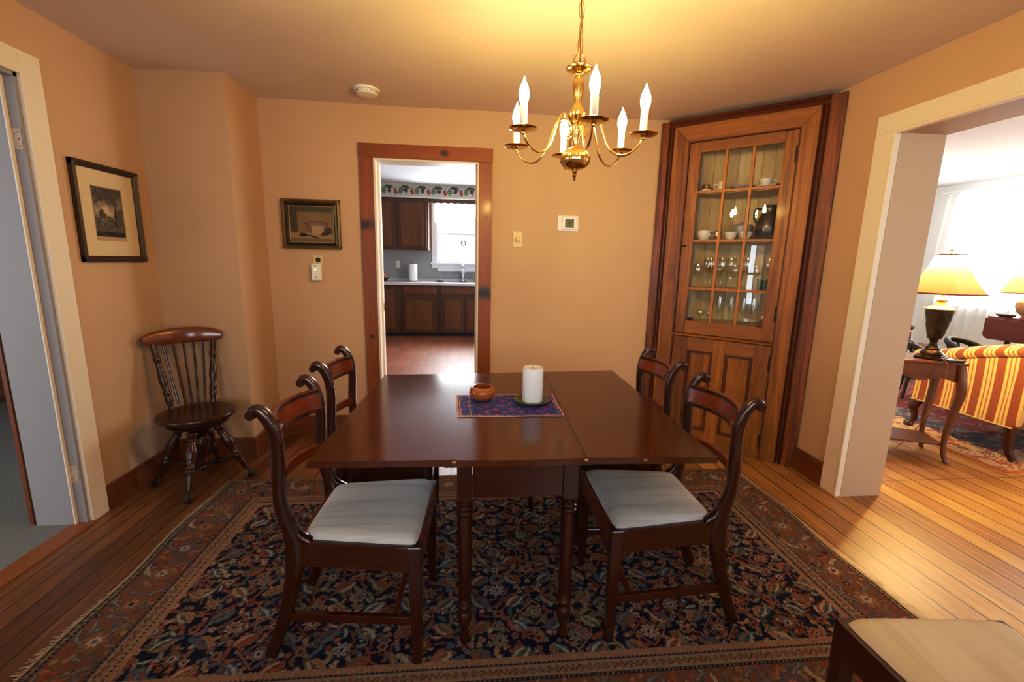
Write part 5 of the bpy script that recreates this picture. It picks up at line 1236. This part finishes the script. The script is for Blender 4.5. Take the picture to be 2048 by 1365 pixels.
MB().lathe([(.215,0),(.19,.06),(.155,.14),(.125,.22)], 40, caps=False).build('shade_fabric', M['shade'], s2, True)
for r, zz in ((.215,0),(.125,.22)): MB().tube([(r*math.cos(2*PI*i/40), r*math.sin(2*PI*i/40), zz) for i in range(40)], .004, 6, closed=True).build('shade_trim', M['sill'], s2, True)
tr = MB().lathe([(0,0),(.05,0),(.075,.012),(.078,.03),(.073,.03),(.05,.008),(0,.006)], 24).build('trinket_bowl', M['black'], None, True); tr.location = (5.125, 3.74, .8885); tr.scale = (.5, 1, .8); tag(tr, 'small black dish beside the lamp on the far table', 'dish')
# two dark round-backed chairs and a wooden armchair near the far window
def round_chair(label, x, y, rz, mat, top=.60, w=.30, seatm=None):
    t = thing('round_back_chair', label, 'chair', (x, y, .0085), rz, None)
    pts = [(-w*math.cos(a), .04+.20*math.sin(a), top-.10+.10*math.sin(a)**.6) for a in np.linspace(0.02, PI-.02, 24)]
    MB().tube(pts, .028, 10, flat=.8).build('back_rail', M[mat], t, True)
    for a in np.linspace(.15, PI-.15, 7): MB().tube([(-w*.7*math.cos(a), .03+.13*math.sin(a), .40), (-w*math.cos(a), .04+.20*math.sin(a), top-.10+.10*math.sin(a)**.6)], .011, 8).build('spindle', M[mat], t, True)
    MB().lathe([(0,.375),(w*.8,.375),(w*.86,.385),(w*.86,.405),(w*.8,.415),(0,.41)], 32).build('seat', M[seatm or mat], t, True, ang=50)
    for k in range(4):
        a = PI/4+k*PI/2; MB().tube([(w*.5*math.cos(a), w*.5*math.sin(a), .38), (w*.75*math.cos(a), w*.75*math.sin(a), 0)], [.018, .013], 10).build('leg', M[mat], t, True)
    return t
round_chair('low black round-backed chair behind the lamp, left of the sofa top', 4.62, 3.98, .9, 'black', .60, .25)
round_chair('black round-backed chair just visible above the middle of the sofa', 4.62, 3.50, .2, 'black', .665, .17)
round_chair('wooden round-backed armchair by the pale wall left of the bronze lamp', 5.35, 4.75, .7, 'cherryz', .665, .28)
# curtains and rod
rd = thing('curtain_rod', 'pale curtain rod above the sheer curtains in the far room', 'curtain rod', (5.90, 0, 2.265))
MB().tube([(0, 2.05, 0), (0, 5.20, 0)], .011, 10).build('rod', M['winwhite'], rd, True)
for y in (2.03, 5.215): MB().lathe([(0,-.02),(.018,-.01),(.02,.005),(.012,.02),(0,.022)], 14, Matrix.Translation((0, y, 0)) @ Matrix.Rotation(PI/2, 4, 'X')).build('finial', M['winwhite'], rd, True)
curtain('sheer_curtain', 'left white sheer curtain panel in the far room, beside the pale wall', (5.90, 5.18), (5.90, 3.72), .10, 2.252, .028, 15, 'living room curtains', 5, .12)
curtain('sheer_curtain', 'right white sheer curtain panel in the far room, behind the second lamp', (5.90, 3.70), (5.90, 2.10), .10, 2.252, .028, 16, 'living room curtains', 9)
# cupboard glimpsed beyond the left doorway
cp = thing('wooden_cupboard', 'dark brown wooden cupboard glimpsed beyond the left doorway', 'cupboard', (-4.15, 4.08, .004))
MB().box(-.75, .75, 0, .165, 0, 1.5).build('carcass', M['oakd'], cp, bevel=.004)
for a, b in ((-.72, -.01), (.01, .72)):
    d = MB().box(a, b, -.02, 0, .05, 1.46).build('door', M['oak'], cp, bevel=.004)
    MB().box(a+.07, b-.07, -.028, -.02, .12, 1.38).build('panel', M['oak'], d, bevel=.004)

# ------------------------------------------------------------------ light
def area(name, loc, rot, sx, sy, power, col):
    l = bpy.data.lights.new(name, 'AREA'); l.shape = 'RECTANGLE'; l.size = sx; l.size_y = sy; l.energy = power; l.color = col
    o = bpy.data.objects.new(name, l); COL.objects.link(o); o.location = loc; o.rotation_euler = rot; return o
DAY = (.80, .90, 1.0)
for a, b in WB: area('daylight_back_window', ((a+b)/2, YB-.20, 1.325), (PI/2, 0, 0), b-a, 1.25, 29, DAY)
area('daylight_left_window', (XL-.26, -.20, 1.235), (0, -PI/2, 0), .97, .32, 14, DAY)
area('daylight_kitchen_window', ((kx0+kx1)/2, ky+.19, (kz0+kz1)/2), (-PI/2, 0, 0), kx1-kx0, kz1-kz0, 170, (.90,.95,1))
area('daylight_kitchen_side', (2.0, sum(KW)/2, 1.3), (0, PI/2, 0), 1.6, KW[1]-KW[0], 110, (.85,.92,1))
area('daylight_living_window', (6.2, sum(LW)/2, 1.55), (0, PI/2, 0), 1.26, LW[1]-LW[0], 150, (.95,.97,1))
area('daylight_left_room', (-4.9, .6, 1.3), (0, -PI/2, 0), 1.4, 1.6, 60, DAY)
def bulb(name, loc, power, r=.04):
    l = bpy.data.lights.new(name, 'POINT'); l.energy = power; l.color = (1, .68, .30); l.shadow_soft_size = r
    o = bpy.data.objects.new(name, l); COL.objects.link(o); o.location = loc
bulb('living_fill_light', (4.3, 4.6, 2.2), 60, .08); bpy.data.lights['living_fill_light'].color = (1, .90, .75)  # unseen point light added to brighten the living-room wall, no fixture there
bulb('lamp_light', (3.205, 2.715, tz+.545), 72, .03); bulb('second_lamp_light', (5.2, 3.62, 1.24), 10)
# unseen area light added inside the living room to brighten it; wall behind is solid
area('living_side_fill', (4.6, YB-.1, 1.4), (PI/2, 0, 0), 1.6, 1.4, 70, (1,.94,.85))
w = bpy.data.worlds.new('sky'); scn.world = w; w.use_nodes = True
bg = w.node_tree.nodes['Background']; bg.inputs[0].default_value = (.82, .91, 1, 1); bg.inputs[1].default_value = 2.2

# ------------------------------------------------------------------ camera
cam = bpy.data.cameras.new('camera'); co_ = bpy.data.objects.new('camera', cam); COL.objects.link(co_)
r_, u_, f_ = Vector((.99552,-.09195,.02183)), Vector((-.00481,.18146,.98339)), Vector((.09438,.97909,-.18021))
Rm = Matrix((r_, u_, -f_)).transposed().to_4x4(); Rm.translation = (0, 0, 1.3187); co_.matrix_world = Rm
cam.sensor_width = 36; cam.lens = 877.8/2048*36; cam.clip_start = .05; cam.clip_end = 60
scn.camera = co_
scn.view_settings.view_transform = 'Standard'; scn.view_settings.look = 'None'; scn.view_settings.exposure = 0
scn.view_settings.use_curve_mapping = True
cm = scn.view_settings.curve_mapping; cc = cm.curves[3]
cc.points.new(.12, .092); cc.points.new(.45, .46); cm.update()
scn.cycles.use_denoising = True; scn.cycles.max_bounces = 7; scn.cycles.transparent_max_bounces = 16; scn.cycles.sample_clamp_indirect = 6
scn.cycles.caustics_reflective = False; scn.cycles.caustics_refractive = False
